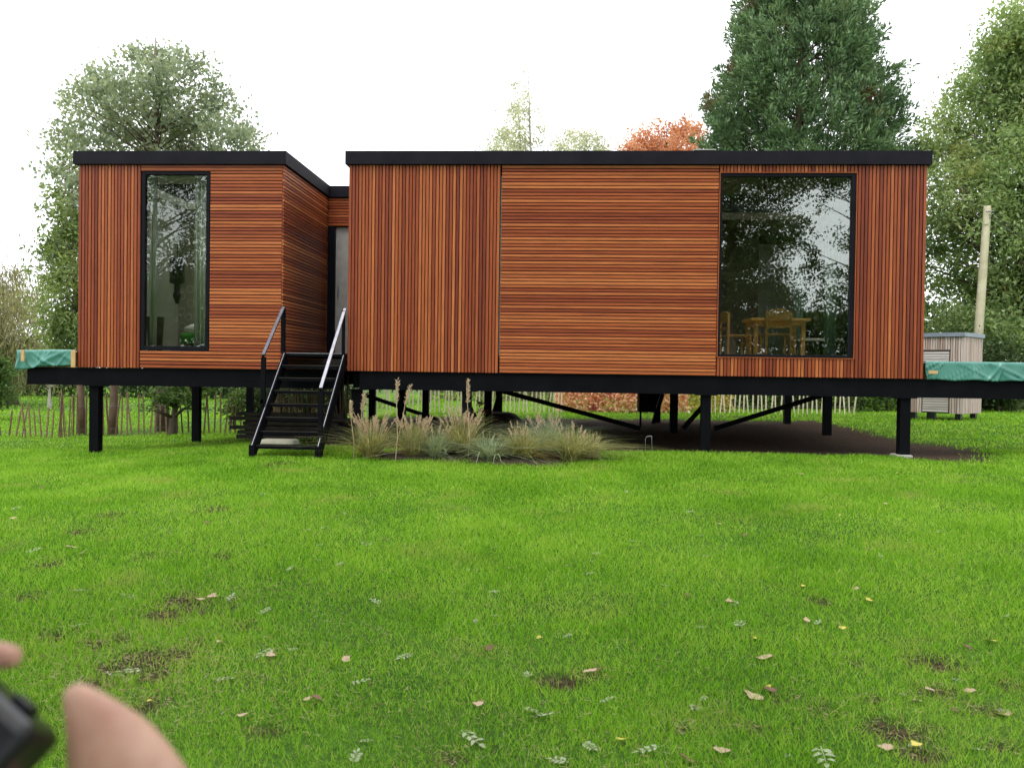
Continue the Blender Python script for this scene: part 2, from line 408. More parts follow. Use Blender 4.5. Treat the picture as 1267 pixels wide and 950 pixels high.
def vpanel(root, base, x0, x1, z0, z1, name='cladding_panel'):
    p = MB().box(x0-base[0], x1-base[0], YF+BD+.006-base[1], YF+.075-base[1], z0-base[2], z1-base[2]).build(name, 'backing', root)
    n = max(1, round((x1-x0)/PITCH_)); s = (x1-x0)/n
    for i in range(n): batten(2, z1-z0-.004, (x0+s*(i+.5), YF, (z0+z1)/2), 'batZ', p, base)
    return p
def hpanel(root, base, x0, x1, z0, z1, name='cladding_panel'):
    p = MB().box(x0-base[0], x1-base[0], YF+BD+.006-base[1], YF+.075-base[1], z0-base[2], z1-base[2]).build(name, 'backing', root)
    n = max(1, round((z1-z0)/PITCH_)); s = (z1-z0)/n
    for i in range(n): batten(0, x1-x0-.004, ((x0+x1)/2, YF, z0+s*(i+.5)), 'batX', p, base)
    return p
def shell(root, base, x0, x1, xin0=None):
    """inner box: floor, ceiling, side and back walls (each its own part)"""
    bx, by, bz = base; y0, y1 = YF+.0755, 20.0
    def q(n, mt, a, b, c, d, e, f): return B(n, mt, root, a-bx, b-bx, c-by, d-by, e-bz, f-bz)
    q('floor', 'floorin', x0+.08, x1-.08, y0+.12, y1-.1, 1.5, 1.715)
    q('underside', 'dirtunder', x0+.02, x1-.02, y0, y1-.02, ZC0, 1.4985)
    ha, hb, hc, hd = (2.3, 4.5, 14.3, 16.8) if x0 > -5 else (-6.9, -4.6, 13.7, 15.9)  # ceiling hole below the roof opening added for light
    for a_ in ((x0+.08, ha, y0+.12, y1-.1), (hb, x1-.08, y0+.12, y1-.1), (ha, hb, y0+.12, hc), (ha, hb, hd, y1-.1)): q('ceiling', 'wallin' if x0 < -5 else 'rattan', *a_, 4.36, 4.49)
    return q
# --- right, wide cabin
bR = (.965, 16.5, ZC0)
cabR = thing('timber_cabin', 'wide timber clad cabin with one large square picture window', 'cabin', bR)
XR0, XR1 = -3.2, 5.13
vpanel(cabR, bR, XR0, -.955, ZC0, ZC1)
hpanel(cabR, bR, -.935, 2.2, ZC0, ZC1)
vpanel(cabR, bR, 4.165, XR1, ZC0, ZC1)
vpanel(cabR, bR, 2.21, 4.16, 4.40, ZC1); vpanel(cabR, bR, 2.21, 4.16, ZC0, 1.728)
qR = shell(cabR, bR, XR0, XR1)
for a_, b_, c_, d_ in ((YF+.076, 14.3, ZC0, ZC1), (18.6, 20.0, ZC0, ZC1), (14.3, 18.6, ZC0, 1.716), (14.3, 18.6, 4.2, ZC1)): qR('wall', 'backing', XR1-.08, XR1-.001, a_, b_, c_, d_)
gd = qR('added_glazed_door', 'frame', XR1-.07, XR1-.01, 16.42, 16.48, 1.717, 4.199)  # end glazing added so that daylight reaches the room
B('pane', 'glass2', gd, XR1-.045-bR[0], XR1-.039-bR[0], 14.3-bR[1], 18.6-bR[1], 1.717-bR[2], 4.199-bR[2])
qR('wall', 'backing', XR0+.001, XR0+.08, YF+.076, 20.0, ZC0, ZC1)
qR('wall', 'wallin', XR0+.08, XR1-.08, 19.9, 20.0, 1.5, ZC1)
qR('inner_wall', 'wallin', XR0+.0805, 2.2, YF+.0765, YF+.15, 1.716, 4.359); qR('inner_wall', 'wallin', 4.17, XR1-.0805, YF+.0765, YF+.15, 1.716, 4.359)
qR('partition', 'floorin', .2, .28, YF+.151, 19.89, 1.716, 4.359)
qR('cupboard', 'rattan', .9, 3.9, 18.2, 19.85, 1.7155, 4.357)
QX0, QX1, QY0, QY1 = 2.3, 4.5, 14.3, 16.8             # rooflight out of view, put in to brighten the dining room
for a_ in ((XR0-.045, QX0, YF-.05, 20.05), (QX1, XR1+.045, YF-.05, 20.05), (QX0, QX1, YF-.05, QY0), (QX0, QX1, QY1, 20.05)): qR('roof', 'fascia', *a_, ZC1+.003, ZR)
qR('added_rooflight', 'glass2', QX0, QX1, QY0, QY1, ZR-.03, ZR-.022)
def window(root, base, x0, x1, z0, z1, glass, fw, trim=True):
    bx, by, bz = base
    fr = MB(); ya, yb = YF+.012, YF+.10
    fr.box(x0, x0+fw[0], ya, yb, z0, z1); fr.box(x1-fw[1], x1, ya, yb, z0, z1)
    fr.box(x0+fw[0], x1-fw[1], ya, yb, z1-fw[2], z1); fr.box(x0+fw[0], x1-fw[1], ya, yb, z0, z0+fw[3])
    fr.v = [(a-bx, b-by, c-bz) for a, b, c in fr.v]
    wo = fr.build('window', 'frame', root, bevel=.004)
    B('pane', glass, wo, x0+fw[0]-.004-bx, x1-fw[1]+.004-bx, YF+.045-by, YF+.051-by, z0+fw[3]-.004-bz, z1-fw[2]+.004-bz)
    tb = MB()
    if trim:
        tb.box(x0-.012, x1+.012, YF-.004, YF+.03, z1+.001, z1+.013); tb.box(x0-.012, x1+.012, YF-.012, YF+.03, z0-.012, z0-.001)
        tb.box(x0-.012, x0-.001, YF-.004, YF+.03, z0, z1); tb.box(x1+.001, x1+.012, YF-.004, YF+.03, z0, z1)
        tb.v = [(a-bx, b-by, c-bz) for a, b, c in tb.v]; tb.build('trim', 'batX', wo)
    return wo
window(cabR, bR, 2.222, 4.147, 1.742, 4.385, 'glass', (.035, .065, .05, .04))
qR('roof_cap', 'greysheet', float(at(858,188,13)[0]), float(at(885,188,13)[0]), YF-.056, YF+.25, ZR+.0065, ZR+.022)
# --- left, narrow cabin with the link
bL = (-5.74, 16.5, ZC0)
cabL = thing('timber_cabin', 'narrow timber clad cabin with tall slim window, joined by a recessed entrance', 'cabin', bL)
XL0, XL1 = -7.31, -4.17
vpanel(cabL, bL, XL0, -6.352, ZC0, ZC1)
hpanel(cabL, bL, -6.345, XL1-.026, ZC0, 1.725)
hpanel(cabL, bL, -5.285, XL1-.026, 1.7255, 4.4115)
hpanel(cabL, bL, -6.345, XL1-.026, 4.412, ZC1)
qL = shell(cabL, bL, XL0, XL1)
sp = MB().box(XL1-.075-bL[0], XL1-BD-.006-bL[0], YF+.076-bL[1], 15.46-bL[1], 0, ZC1-ZC0).build('cladding_panel', 'backing', cabL)
for i in range(NH): batten(1, 15.46-YF-.003, (XL1, (YF+15.46)/2+.002, ZC0+PITCH_*(i+.5)), 'batY', sp, bL)
for a_, b_, c_, d_ in ((YF+.076, 20.0, ZC0, ZC1),): qL('wall', 'backing', XL0+.001, XL0+.08, a_, b_, c_, d_)
qL('inner_wall', 'wallin', XL0+.0805, XL0+.14, YF+.151, 16.2, 1.716, 4.359)

qL('wall', 'wallin', XL0+.08, XL1-.08, 19.9, 20.0, 1.5, ZC1)
qL('inner_wall', 'wallin', XL1-.14, XL1-.0805, YF+.151, 16.2, 1.716, 4.359)
qL('inner_wall', 'wallin', XL0+.0805, -6.34, YF+.0765, YF+.15, 1.716, 4.359); qL('inner_wall', 'wallin', -5.28, XL1-.0805, YF+.0765, YF+.15, 1.716, 4.359)
qL('feature_wall', 'wallbrown', XL0+.14, XL1-.14, 16.21, 16.27, 1.716, 4.359)
RX0, RX1, RY0, RY1 = -6.9, -4.6, 13.7, 15.9          # rooflight not visible from the camera, there to light the bedroom
for a_ in ((XL0-.06, RX0, YF-.05, 20.05), (RX1, XL1+.04, YF-.05, 20.05), (RX0, RX1, YF-.05, RY0), (RX0, RX1, RY1, 20.05)): qL('roof', 'fascia', *a_, ZC1+.003, ZR)
qL('added_rooflight', 'glass2', RX0, RX1, RY0, RY1, ZR-.03, ZR-.022)
window(cabL, bL, -6.338, -5.297, 1.735, 4.405, 'glass2', (.05, .055, .05, .06), trim=False)
qL('trim', 'batX', -6.343, -5.29, YF-.003, YF+.035, 4.4065, 4.4112)
# link between the cabins
qL('link_roof', 'fascia', XL1+.041, XR0-.046, 15.42, 20.03, ZC1+.002, ZR-.001)
lk = qL('link_panel', 'backing', XL1-.02, XR0+.08, 15.50, 15.56, 3.99, ZC1)
for i in range(10):
    batten(0, XR0-XL1-.01, ((XR0+XL1)/2, 15.468, 3.995+PITCH_*(i+.5)), 'batX', lk, bL)
dr = qL('door_frame', 'frame', XL1+.002, XL1+.13, 15.47, 15.6, 1.72, 3.985)
door = qL('door', 'greysheet', XL1+.131, XR0-.001, 15.53, 15.57, 1.725, 3.985)
MB().tube([(XL1+.18-bL[0], 15.50-bL[1], 2.75-ZC0), (XL1+.18-bL[0], 15.50-bL[1], 2.95-ZC0)], .012).build('door_handle', 'galv', door)
qL('landing', 'steel', XL1+.012, XR0-.012, YF+.05, 15.46, 1.66, 1.70)
for i in range(9):
    y = YF+.06+i*.265
    qL('landing_board', 'darkstuff', XL1+.015, XR0-.015, y, y+.25, 1.7005, 1.722)

# ------------------------------------------------------------------ interior things
def legs4(root, w, d, h, s, mat='beech', ins=.03):
    for sx in (-1, 1):
        for sy in (-1, 1):
            x = sx*(w/2-ins); y = sy*(d/2-ins); B('leg', mat, root, x-s/2, x+s/2, y-s/2, y+s/2, 0, h)
FL = 1.716
ta = at(959, 400, 15.9)
tb_ = thing('dining_table', 'honey coloured wooden dining table seen through the picture window', 'table', (ta[0], 15.9, FL))
B('table_top', 'beech', tb_, -.50, .50, -.42, .42, .70, .745, bevel=.006); legs4(tb_, 1.0, .84, .6995, .07, ins=.1)
B('apron', 'beech', tb_, -.42, .42, -.36, .36, .62, .6995)
def chair(loc, rz, label):
    c = thing('dining_chair', label, 'chair', loc, rz, 'dining chairs')
    legs = [(-.2,-.2),(.2,-.2),(-.2,.2),(.2,.2)]
    for x, y in legs:
        B('leg', 'beech', c, x-.018, x+.018, y-.018, y+.018, 0, .84 if y < 0 else .44)
    B('seat', 'beech', c, -.215, .215, -.18, .23, .44, .465, bevel=.005)
    B('rail', 'beech', c, -.182, .182, -.21, -.19, .55, .60)
    # curved top backrest panel
    mb = MB(); n = 12
    for s_ in (-.214, -.195):
        for i in range(n+1):
            x = -.2+.4*i/n; top = .78+.10*math.sqrt(max(0, 1-(x/.2)**2))*.95+.0
            mb.v += [(x, s_, .68), (x, s_, top)]
    h = 2*(n+1)
    for i in range(n):
        a = 2*i; mb.f += [(a, a+2, a+3, a+1), (h+a, h+a+1, h+a+3, h+a+2), (a+1, a+3, h+a+3, h+a+1), (a, h+a, h+a+2, a+2)]
    mb.f += [(0, 1, h+1, h), (h-2, 2*h-2, 2*h-1, h-1)]
    mb.build('backrest', 'beech', c)
    return c
ca = at(961, 400, 15.15)
chair((ca[0], 15.2, FL), 0, 'honey wooden chair with rounded back, its back to the picture window')
cb = at(914, 400, 15.75)
chair((cb[0]-.02, 15.95, FL), -R(80), 'honey wooden chair drawn up sideways to one end of the dining table')
cc = at(1006, 420, 17.3)
bn = thing('low_bench', 'low pale topped bench behind the dining table', 'bench', (cc[0], 17.2, FL))
B('bench_top', 'wallin', bn, -.3, .3, -.2, .2, .43, .47); legs4(bn, .6, .4, .4295, .04, 'rattan')
def curtain(x0, x1, y, z0, z1, mat, label, folds, group=None, amp=.035):
    n = folds*8; V = []; Fc = []
    for k in range(2):
        for i in range(n+1):
            u = i/n; yy = y+amp*math.sin(u*folds*2*math.pi)*(1+.3*math.sin(u*9))
            x = x0+(x1-x0)*u
            V += [(x, yy+k*.006, z0), (x, yy*1+k*.006+.01*math.sin(u*17), z1)]
    h = 2*(n+1)
    for i in range(n):
        a = 2*i; Fc += [(a, a+2, a+3, a+1), (h+a, h+a+1, h+a+3, h+a+2), (a, h+a, h+a+2, a+2), (a+1, a+3, h+a+3, h+a+1)]
    me = mesh_np('curtain', V, Fc, True); o = link('curtain', me, mat)
    return tag(o, label, 'curtain', group)
x0, x1 = at(1020, 400, 13.5)[0], at(1034, 400, 13.5)[0]
curtain(x0, x1, 13.5, FL+.01, 4.34, 'teal', 'slim teal curtain gathered at one side of the large picture window', 3)
x0, x1 = at(983, 380, 17.6)[0], at(993, 380, 17.6)[0]
curtain(x0, x1, 17.6, FL+.01, 4.34, 'teal', 'narrow teal curtain hanging deep inside behind the dining table', 3)
wp = bpy.data.objects.get('feature_wall')
for px, py in ((236,375),(233,392),(224,385),(235,358),(246,366),(246,384),(225,403),(225,366)):
    c_ = at(px, py, 16.205); mb = MB(); n_ = 20
    for k in range(n_):
        a = 2*math.pi*k/n_
        for rr_ in (.055, .075): mb.v.append((c_[0]-bL[0]+rr_*math.cos(a), 16.206-bL[1], c_[2]-bL[2]+rr_*math.sin(a)))
    mb.f = [(2*k, 2*((k+1) % n_), 2*((k+1) % n_)+1, 2*k+1) for k in range(n_)]; mb.build('printed_ring', 'wallin', wp)
curtain(-6.31, -6.20, 13.24, FL+.01, 4.34, 'curtain', 'pale curtain drawn back in the tall window, on the side of the upright battens', 3)
curtain(-5.62, -5.37, 13.24, FL+.01, 4.34, 'curtain', 'pale curtain drawn back in the tall window, on the side of the level battens', 4)
bx_ = at(221, 420, 14.4); ztop = float(at(235, 412, 14.4)[2])-FL
bd = thing('bed', 'bed with bright green cover and white rounded pillow in the tall window', 'bed', (bx_[0], 14.4, FL))
B('bed_base', 'rattan', bd, .02, .98, .02, 1.75, 0, ztop*.45, bevel=.02); B('cover', 'green', bd, 0, 1.0, 0, 1.77, ztop*.451, ztop, bevel=.05)
def blob(name, mat, parent, c, r, seed=1, amp=.08):
    bm = bmesh.new(); bmesh.ops.create_icosphere(bm, subdivisions=3, radius=1)
    rr = random.Random(seed); ph = [rr.uniform(0, 6) for _ in range(6)]
    for v in bm.verts:
        n = v.co.copy(); k = 1+amp*(math.sin(n.x*3+ph[0])+math.sin(n.y*4+ph[1])*.7+math.sin(n.z*5+ph[2])*.5+.4*math.sin(n.x*9+n.y*8+ph[3]))
        v.co = Vector((c[0]+n.x*r[0]*k, c[1]+n.y*r[1]*k, c[2]+n.z*r[2]*k))
    me = bpy.data.meshes.new(name); bm.to_mesh(me); bm.free(); me.polygons.foreach_set('use_smooth', [True]*len(me.polygons))
    return link(name, me, mat, parent)
blob('pillow', 'white', bd, (.33, .22, ztop+.06), (.33, .2, .13), 2, .04)
bk = at(192, 410, 14.2)
mb = MB(); mb.tube([(0,0,0),(0,0,.02),(.0,0,.3),(0,0,.56),(0,0,.58)], [.10,.11,.125,.14,.135], 14)
tag(mb.build('basket', 'rattan', None, True), 'tall dark wicker basket on the floor inside the tall window', 'basket').location = (bk[0], 14.2, FL)
lp = at(219, 372, 15.3)
lamp = thing('pendant_lamp', 'dark pendant lamp hanging inside the tall window', 'lamp', (lp[0], 15.3, 4.359))
MB().tube([(0,0,0),(0,0,-1.0)], .006, 5).build('cord', 'cable', lamp)
zl = [float(at(219, q, 15.3)[2])-4.359 for q in (318, 320, 350, 352, 362, 364, 376)]
MB().tube([(0,0,q) for q in zl], [.08,.125,.13,.05,.05,.075,.03], 14).build('lamp_shade', 'black', lamp, True)

# ------------------------------------------------------------------ stair
gx = float(g(-3.7, 11.7))
st = thing('metal_stair', 'black metal stair with open treads and sloping handrails climbing to the entrance', 'stair', (-3.66, 12.2, gx))
bs = Vector((-3.66, 12.2, gx))
def SB(name, mb, mat='steel', bevel=0, smooth=False):
    mb.v = [tuple(Vector(v)-bs) for v in mb.v]; return mb.build(name, mat, st, smooth, bevel)
SX0, SX1 = -4.13, -3.235
TOPZ = 1.715; YT = 13.0; YBt = 11.72
zb = gx+.14
NT = 8
def sy(k): return YT-(YT-YBt)*k/(NT-1)
def sz(k): return TOPZ-(TOPZ-zb-.02)*k/(NT-1)
for x, s in ((SX0, -1), (SX1, 1)):
    mb = MB(); a = Vector((x, YT+.03, TOPZ-.07)); c = Vector((x, YBt-.05, zb-.05)); mb.bar(a, c, .045, .19)
    SB('stringer', mb, bevel=.003)
    SB('foot', MB().box(x-.035, x+.035, YBt-.12, YBt+.0, gx-.1, zb+.03))
    # thin bright edge strip on top of the stringer
    n = (c-a).normalized().cross(Vector((1,0,0))); n = n if n.z > 0 else -n
    SB('edge_strip', MB().bar(a+n*.097, c+n*.097, .007, .003), 'galv')
for k in range(NT):
    y, z = sy(k), sz(k)
    mb = MB().box(SX0+.023, SX1-.023, y-.02, y+.20, z-.022, z); mb.box(SX0+.024, SX1-.024, y-.022, y-.0205, z-.045, z+.001)
    SB('tread', mb, 'steel')
    SB('nosing', MB().box(SX0+.03, SX1-.03, y-.0285, y-.0222, z-.006, z+.0025), 'galv' if k == 0 else 'darkstuff')
SB('bottom_rail', MB().box(SX0+.03, SX1-.03, YBt-.10, YBt-.07, gx-.02, gx+.012), 'darkstuff')
def rail(pl, yl, ph, yh, x, nm='handrail', mt='galv'):
    a = at(*pl, yl); c = at(*ph, yh); a = Vector((x, yl, a[2])); c = Vector((x, yh, c[2]))
    SB(nm, MB().bar(a, c, .045, .022), mt, bevel=.004)
    SB('rail_arm', MB().bar(a-Vector((0,0,.02)), c-Vector((0,0,.02)), .034, .024))
    return a, c
a, c = rail((333,439), 12.12, (361,380), 13.0, SX0-.03, mt='rail')  # handrail with the dimmer reflection coloured in
SB('rail_post', MB().box(a.x-.03, a.x+.03, a.y, a.y+.05, 1.0, a.z-.03)); SB('rail_post', MB().box(c.x-.028, c.x+.028, c.y-.02, c.y+.03, 1.73, c.z-.02))
SB('rail_link', MB().box(SX0-.06, SX0-.023, 12.12, 12.17, .85, 1.05))
a, c = rail((395,480), 11.72, (429,382), 13.0, SX1+.0)
SB('rail_post', MB().box(a.x-.03, a.x+.03, a.y, a.y+.05, gx+.02, a.z-.03)); SB('rail_post', MB().box(c.x-.03, c.x+.012, c.y-.06, c.y-.02, 1.6, c.z-.03))

# ------------------------------------------------------------------ decks under tarpaulin
def tarp(x0, x1, y0, y1, zt, zb_, label, seed):
    """draped sheet: top, front skirt and outer ends, with creases as real displacement"""
    rr = np.random.default_rng(seed); V = []; nx_ = int((x1-x0)/.008); prof = []
    nT, nF = 8, 11
    for j in range(nT): prof.append((y1-(y1-y0-.02)*j/(nT-1), zt, 0))
    prof.append((y0+.004, zt-.008, .3))
    for j in range(nF): prof.append((y0, zt-.02-(zt-zb_-.02)*j/(nF-1), 1))
    np_ = len(prof)
    fold = [(rr.uniform(x0, x1), rr.uniform(-2.2, 2.2), rr.uniform(.008, .034), rr.choice([.012, .018, .03, .06])) for _ in range(int((x1-x0)*12)+5)]
    sag = [(rr.uniform(x0, x1), rr.uniform(.2, .6), rr.uniform(-.02, .022)) for _ in range(8)]
    for i in range(nx_+1):
        x = x0+(x1-x0)*i/nx_
        zs = sum(a_*math.exp(-((x-c_)/w_)**2) for c_, w_, a_ in sag)
        for y, z, k in prof:
            dv = 0; h = (zt-z)
            for fx, sl, am, wd in fold: dv += am*math.exp(-((x-fx-sl*h)/wd)**2)*(1 if h > .0 else .3)
            if k == 1:
                q = (zt-z)/(zt-zb_)
                V.append((x+.01*math.sin(q*5+x*3), y-dv*(.35+q*.7)-.012*q, z+zs*(.25+q)+.008*math.sin(x*11)*q))
            else: V.append((x, y-.0*dv, z+zs*.25+dv*.25*(1-k)))
    Fc = [(i*np_+j, i*np_+j+1, (i+1)*np_+j+1, (i+1)*np_+j) for i in range(nx_) for j in range(np_-1)]
    me = mesh_np('tarpaulin', V, Fc, True); o = link('tarpaulin', me, 'tarp')
    s_ = o.modifiers.new('t', 'SOLIDIFY'); s_.thickness = .003
    return tag(o, label, 'tarpaulin')
for x0, x1, lab, lb2, sd_ in ((-8.1, -7.395, 'timber deck extension beside the narrow cabin, wrapped in tarpaulin', 'green tarpaulin wrapped over the short deck beside the narrow cabin', 3),
                              (5.19, 9.4, 'timber deck extension beside the wide cabin, wrapped in tarpaulin', 'long green tarpaulin wrapped over the deck beside the wide cabin', 5)):
    dk = thing('deck', lab, 'deck', ((x0+x1)/2, 13.36, ZB1))
    hw = (x1-x0)/2
    for k in range(int((x1-x0)/.5)+2):
        x = -hw+.05+(2*hw-.1)*k/(int((x1-x0)/.5)+1); B('joist', 'pine', dk, x-.022, x+.022, -.29, .29, .002, .2)
    for k in range(4):
        y = -.29+k*.146; B('board', 'pine', dk, -hw, hw, y, y+.14, .2005, .235)
    tarp((x0-.17 if x0 < 0 else x0-.02), x1+(.02 if x0 < 0 else .3), 13.02, 13.67, ZB1+.258+(.0 if x0 < 0 else .0), ZB1-.008, lb2, sd_)
def cleat(px0, py0, px1, py1, label, grp):
    a = at(px0, py0, 12.95); c = at(px1, py1, 12.95)
    o = MB().box(-(c[0]-a[0])/2, (c[0]-a[0])/2, -.012, .012, -(a[2]-c[2])/2, (a[2]-c[2])/2).build('timber_cleat', 'pine', None, bevel=.002)
    o.location = ((a[0]+c[0])/2, 12.945, (a[2]+c[2])/2); return tag(o, label, 'cleat', grp)
cleat(26.5, 433, 30.5, 447, 'short upright pine cleat nailed on the tarpaulin beside the narrow cabin', 'timber cleats')
cleat(88.5, 433, 93.5, 454.5, 'longer upright pine cleat holding tarpaulin against the narrow cabin corner', 'timber cleats')
cleat(1149, 458.5, 1160, 462.5, 'small level pine cleat pinning the long tarpaulin', 'timber cleats')

# ------------------------------------------------------------------ planting bed with ornamental grasses
bed_poly = [gnd(px, py) for px, py in ((432,569),(480,571),(540,574),(590,577),(640,579),(700,580),(735,574),(755,566),(740,559),(690,553),(600,553),(500,556),(440,560))]
cx = sum(p[0] for p in bed_poly)/len(bed_poly); cyb = sum(p[1] for p in bed_poly)/len(bed_poly)
bm = bmesh.new(); n = len(bed_poly); rings = []
for k in range(7):
    q = 1-k/6.5; ring = []
    for i in range(n*4):
        a_ = bed_poly[(i//4) % n]; b_ = bed_poly[(i//4+1) % n]; f_ = (i % 4)/4
        x = a_[0]*(1-f_)+b_[0]*f_; y = a_[1]*(1-f_)+b_[1]*f_
        jx = random.uniform(-.05, .05); x = cx+(x-cx)*q+jx; y = cyb+(y-cyb)*q+random.uniform(-.03, .03)
        ring.append(bm.verts.new((x, y, float(g(x, y))-.03+.10*(1-q**3)*.8+random.uniform(-.012, .02))))
    rings.append(ring)
for k in range(6):
    for i in range(n*4):
        j = (i+1) % (n*4); bm.faces.new((rings[k][i], rings[k][j], rings[k+1][j], rings[k+1][i]))
bm.faces.new(rings[6])
me = bpy.data.meshes.new('planting_bed'); bm.to_mesh(me); bm.free()
tag(link('planting_bed', me, 'earth'), kind='structure')

def blades_mesh(name, base, N, hgt, spread, wd, droop, segs=4, seed=0, rbase=.1):
    """arching tapered blades in a tuft; returns quads strip mesh"""
    r = np.random.default_rng(seed); V = []; Fc = []
    ang = r.random(N)*2*np.pi; lean = np.abs(r.normal(0, 1, N))*spread; h = hgt*r.uniform(.55, 1.1, N)
    rb = rbase*np.sqrt(r.random(N)); a0 = r.random(N)*2*np.pi
    out = np.zeros((N, segs+1, 2, 3))
    dirx = np.cos(ang); diry = np.sin(ang)
    for s in range(segs+1):
        u = s/segs
        rad = lean*h*(u**1.6)*(1+droop*u); z = h*(u-droop*.45*lean*u**3)
        cxx = np.cos(a0)*rb+dirx*rad; cyy = np.sin(a0)*rb+diry*rad
        ww = wd*(1-u*.85)*r.uniform(.95, 1.05, N)
        tw = r.uniform(-.3, .3, N)
        for k, sg in enumerate((-1, 1)):
            out[:, s, k, 0] = cxx-diry*ww*sg/2; out[:, s, k, 1] = cyy+dirx*ww*sg/2; out[:, s, k, 2] = z+tw*ww*sg*.5
    V = out.reshape(-1, 3)+np.asarray(base)
    i0 = (np.arange(N)*(segs+1)*2)[:, None]; s = np.arange(segs)[None, :]*2
    a = (i0+s).ravel(); Fc = np.stack([a, a+1, a+3, a+2], -1)
    return mesh_np(name, V, Fc), out
MT['bladeA'] = leafmat('grass_green_straw', [(.08,.12,.03),(.24,.29,.10),(.44,.43,.20),(.62,.53,.30)], .35, 2.5)
MT['bladeB'] = leafmat('grass_blue_green', [(.08,.15,.08),(.23,.33,.20),(.40,.48,.34),(.56,.57,.42)], .35, 2.5)
MT['bladeC'] = leafmat('grass_orange_base', [(.45,.25,.05),(.58,.38,.11),(.36,.38,.12),(.28,.35,.12)], .35, 2.5)
MT['plume'] = leafmat('seed_plume', [(.50,.38,.29),(.62,.51,.40),(.70,.62,.50)], .4, 3)
def grass_clump(px, py, hpx, label, kinds, n, plumes, seed, spread=.35, w=.011):
    P = gnd(px, py); Yd = P[1]; h = hpx*Yd/F
    root = thing('ornamental_grass', label, 'grass clump', P, 0, 'ornamental grasses in the bed')
    for i, (mt, fr, hs, nm) in enumerate(kinds):
        me, _ = blades_mesh(nm, (0,0,-.02), int(n*fr*1.7), h*hs*1.0, spread*1.6, w, .85, 5, seed*10+i, .11)
        link(nm, me, mt, root)
    if plumes:
        r = random.Random(seed); mbS = MB(); V = []; Fc = []; rr = np.random.default_rng(seed+50)
        for k in range(int(plumes*1.6)):
            a_ = r.uniform(0, 6.28); ln = h*r.uniform(.8, 1.12); le = r.uniform(.06, .5)
            pts = [(math.cos(a_)*(.05+le*ln*u**1.5), math.sin(a_)*(.05+le*ln*u**1.5), ln*u-.02) for u in (0,.35,.7,.88,1)]
            mbS.tube(pts, [.0035,.003,.0025,.002,.001], 4)
            p0, p1 = np.array(pts[3]), np.array(pts[4]); p0 = p0*.6+np.array(pts[2])*.4
            for q in range(34):
                u = rr.random(); c_ = p0+(p1-p0)*u; d = rr.normal(0, 1, 3); d[2] = abs(d[2])+.9; d /= np.linalg.norm(d)
                s_ = np.cross(d, rr.normal(0, 1, 3)); s_ /= np.linalg.norm(s_); l_ = .034*(1-.5*u); i0 = len(V)
                V += [c_, c_+d*l_*.5+s_*.005, c_+d*l_, c_+d*l_*.5-s_*.005]; Fc.append((i0, i0+1, i0+2, i0+3))
        mbS.build('stalks', 'plume', root); link('plumes', mesh_np('plumes', V, Fc), 'plume', root)
    return root
KA = [('bladeC', .45, .55, 'base_blades'), ('bladeA', .55, 1.0, 'blades')]
KB = [('bladeB', 1.0, 1.0, 'blades')]
grass_clump(460, 567, 52, 'feathery grass clump with orange base and pink plumes, closest to the stair', KA, 520, 30, 1)
grass_clump(512, 566, 50, 'feathery grass clump with many plumes, second from the stair', KA, 460, 24, 2)
grass_clump(541, 568, 42, 'blue green grass tuft between the two tallest feathery clumps', KB, 300, 5, 3, .5)
grass_clump(571, 566, 60, 'tallest feathery grass clump, in the middle of the bed', KA, 560, 28, 4)
grass_clump(604, 571, 40, 'pale blue green spiky tuft with broad arching blades', KB, 150, 0, 5, .6, .02)
grass_clump(646, 570, 48, 'rounded green grass clump with ochre base beside the spiky tuft', KA, 620, 8, 6, .42)
grass_clump(676, 562, 52, 'loose green grass clump at the back of the bed', KB, 380, 14, 7, .45)
grass_clump(706, 571, 46, 'dense deep green rounded clump close to the bed end', [('bladeA', .8, 1.0, 'blades'), ('bladeC', .2, .5, 'base_blades')], 560, 6, 8, .45)
grass_clump(730, 566, 34, 'short straw coloured tuft at the outer end of the bed', [('bladeA', 1, 1, 'blades')], 220, 4, 9, .6)
def tall_stem(px, py, tx, ty, label, seed):
    P = gnd(px, py); T = at(tx, ty, P[1]-.02)-P; rr = np.random.default_rng(seed)
    root = thing('reed_stem', label, 'reed', P, 0, 'tall dry stems')
    pts = [(T[0]*u+.02*math.sin(u*5), T[1]*u, T[2]*u-.02*(1-u)) for u in (0,.3,.6,.85,1)]
    MB().tube(pts, [.006,.0055,.005,.004,.003], 5).build('stem', 'plume', root)
    V = []; Fc = []
    for q in range(90):
        u = .72+.28*rr.random(); c_ = np.array([T[0]*u, T[1]*u, T[2]*u]); d = rr.normal(0, 1, 3); d[2] = abs(d[2])+1.2; d /= np.linalg.norm(d)
        s_ = np.cross(d, rr.normal(0,1,3)); s_ /= np.linalg.norm(s_); i0 = len(V); l_ = .055
        V += [c_, c_+d*l_*.5+s_*.007, c_+d*l_, c_+d*l_*.5-s_*.007]; Fc.append((i0, i0+1, i0+2, i0+3))
    link('plume', mesh_np('plume', V, Fc), 'plume', root)
tall_stem(437, 568, 434, 498, 'dry pale stem standing beside the stair foot', 1)
tall_stem(440, 566, 451, 489, 'slender stem with drooping plume leaning from the first clump', 2)
tall_stem(489, 571, 492, 470, 'tallest straight dry stem crossing the steel beam', 3)
tall_stem(485, 562, 508, 478, 'leaning stem with pale plume beside the tallest straight stem', 4)
tall_stem(579, 570, 579, 471, 'straight dry stem rising before the middle clump', 5)

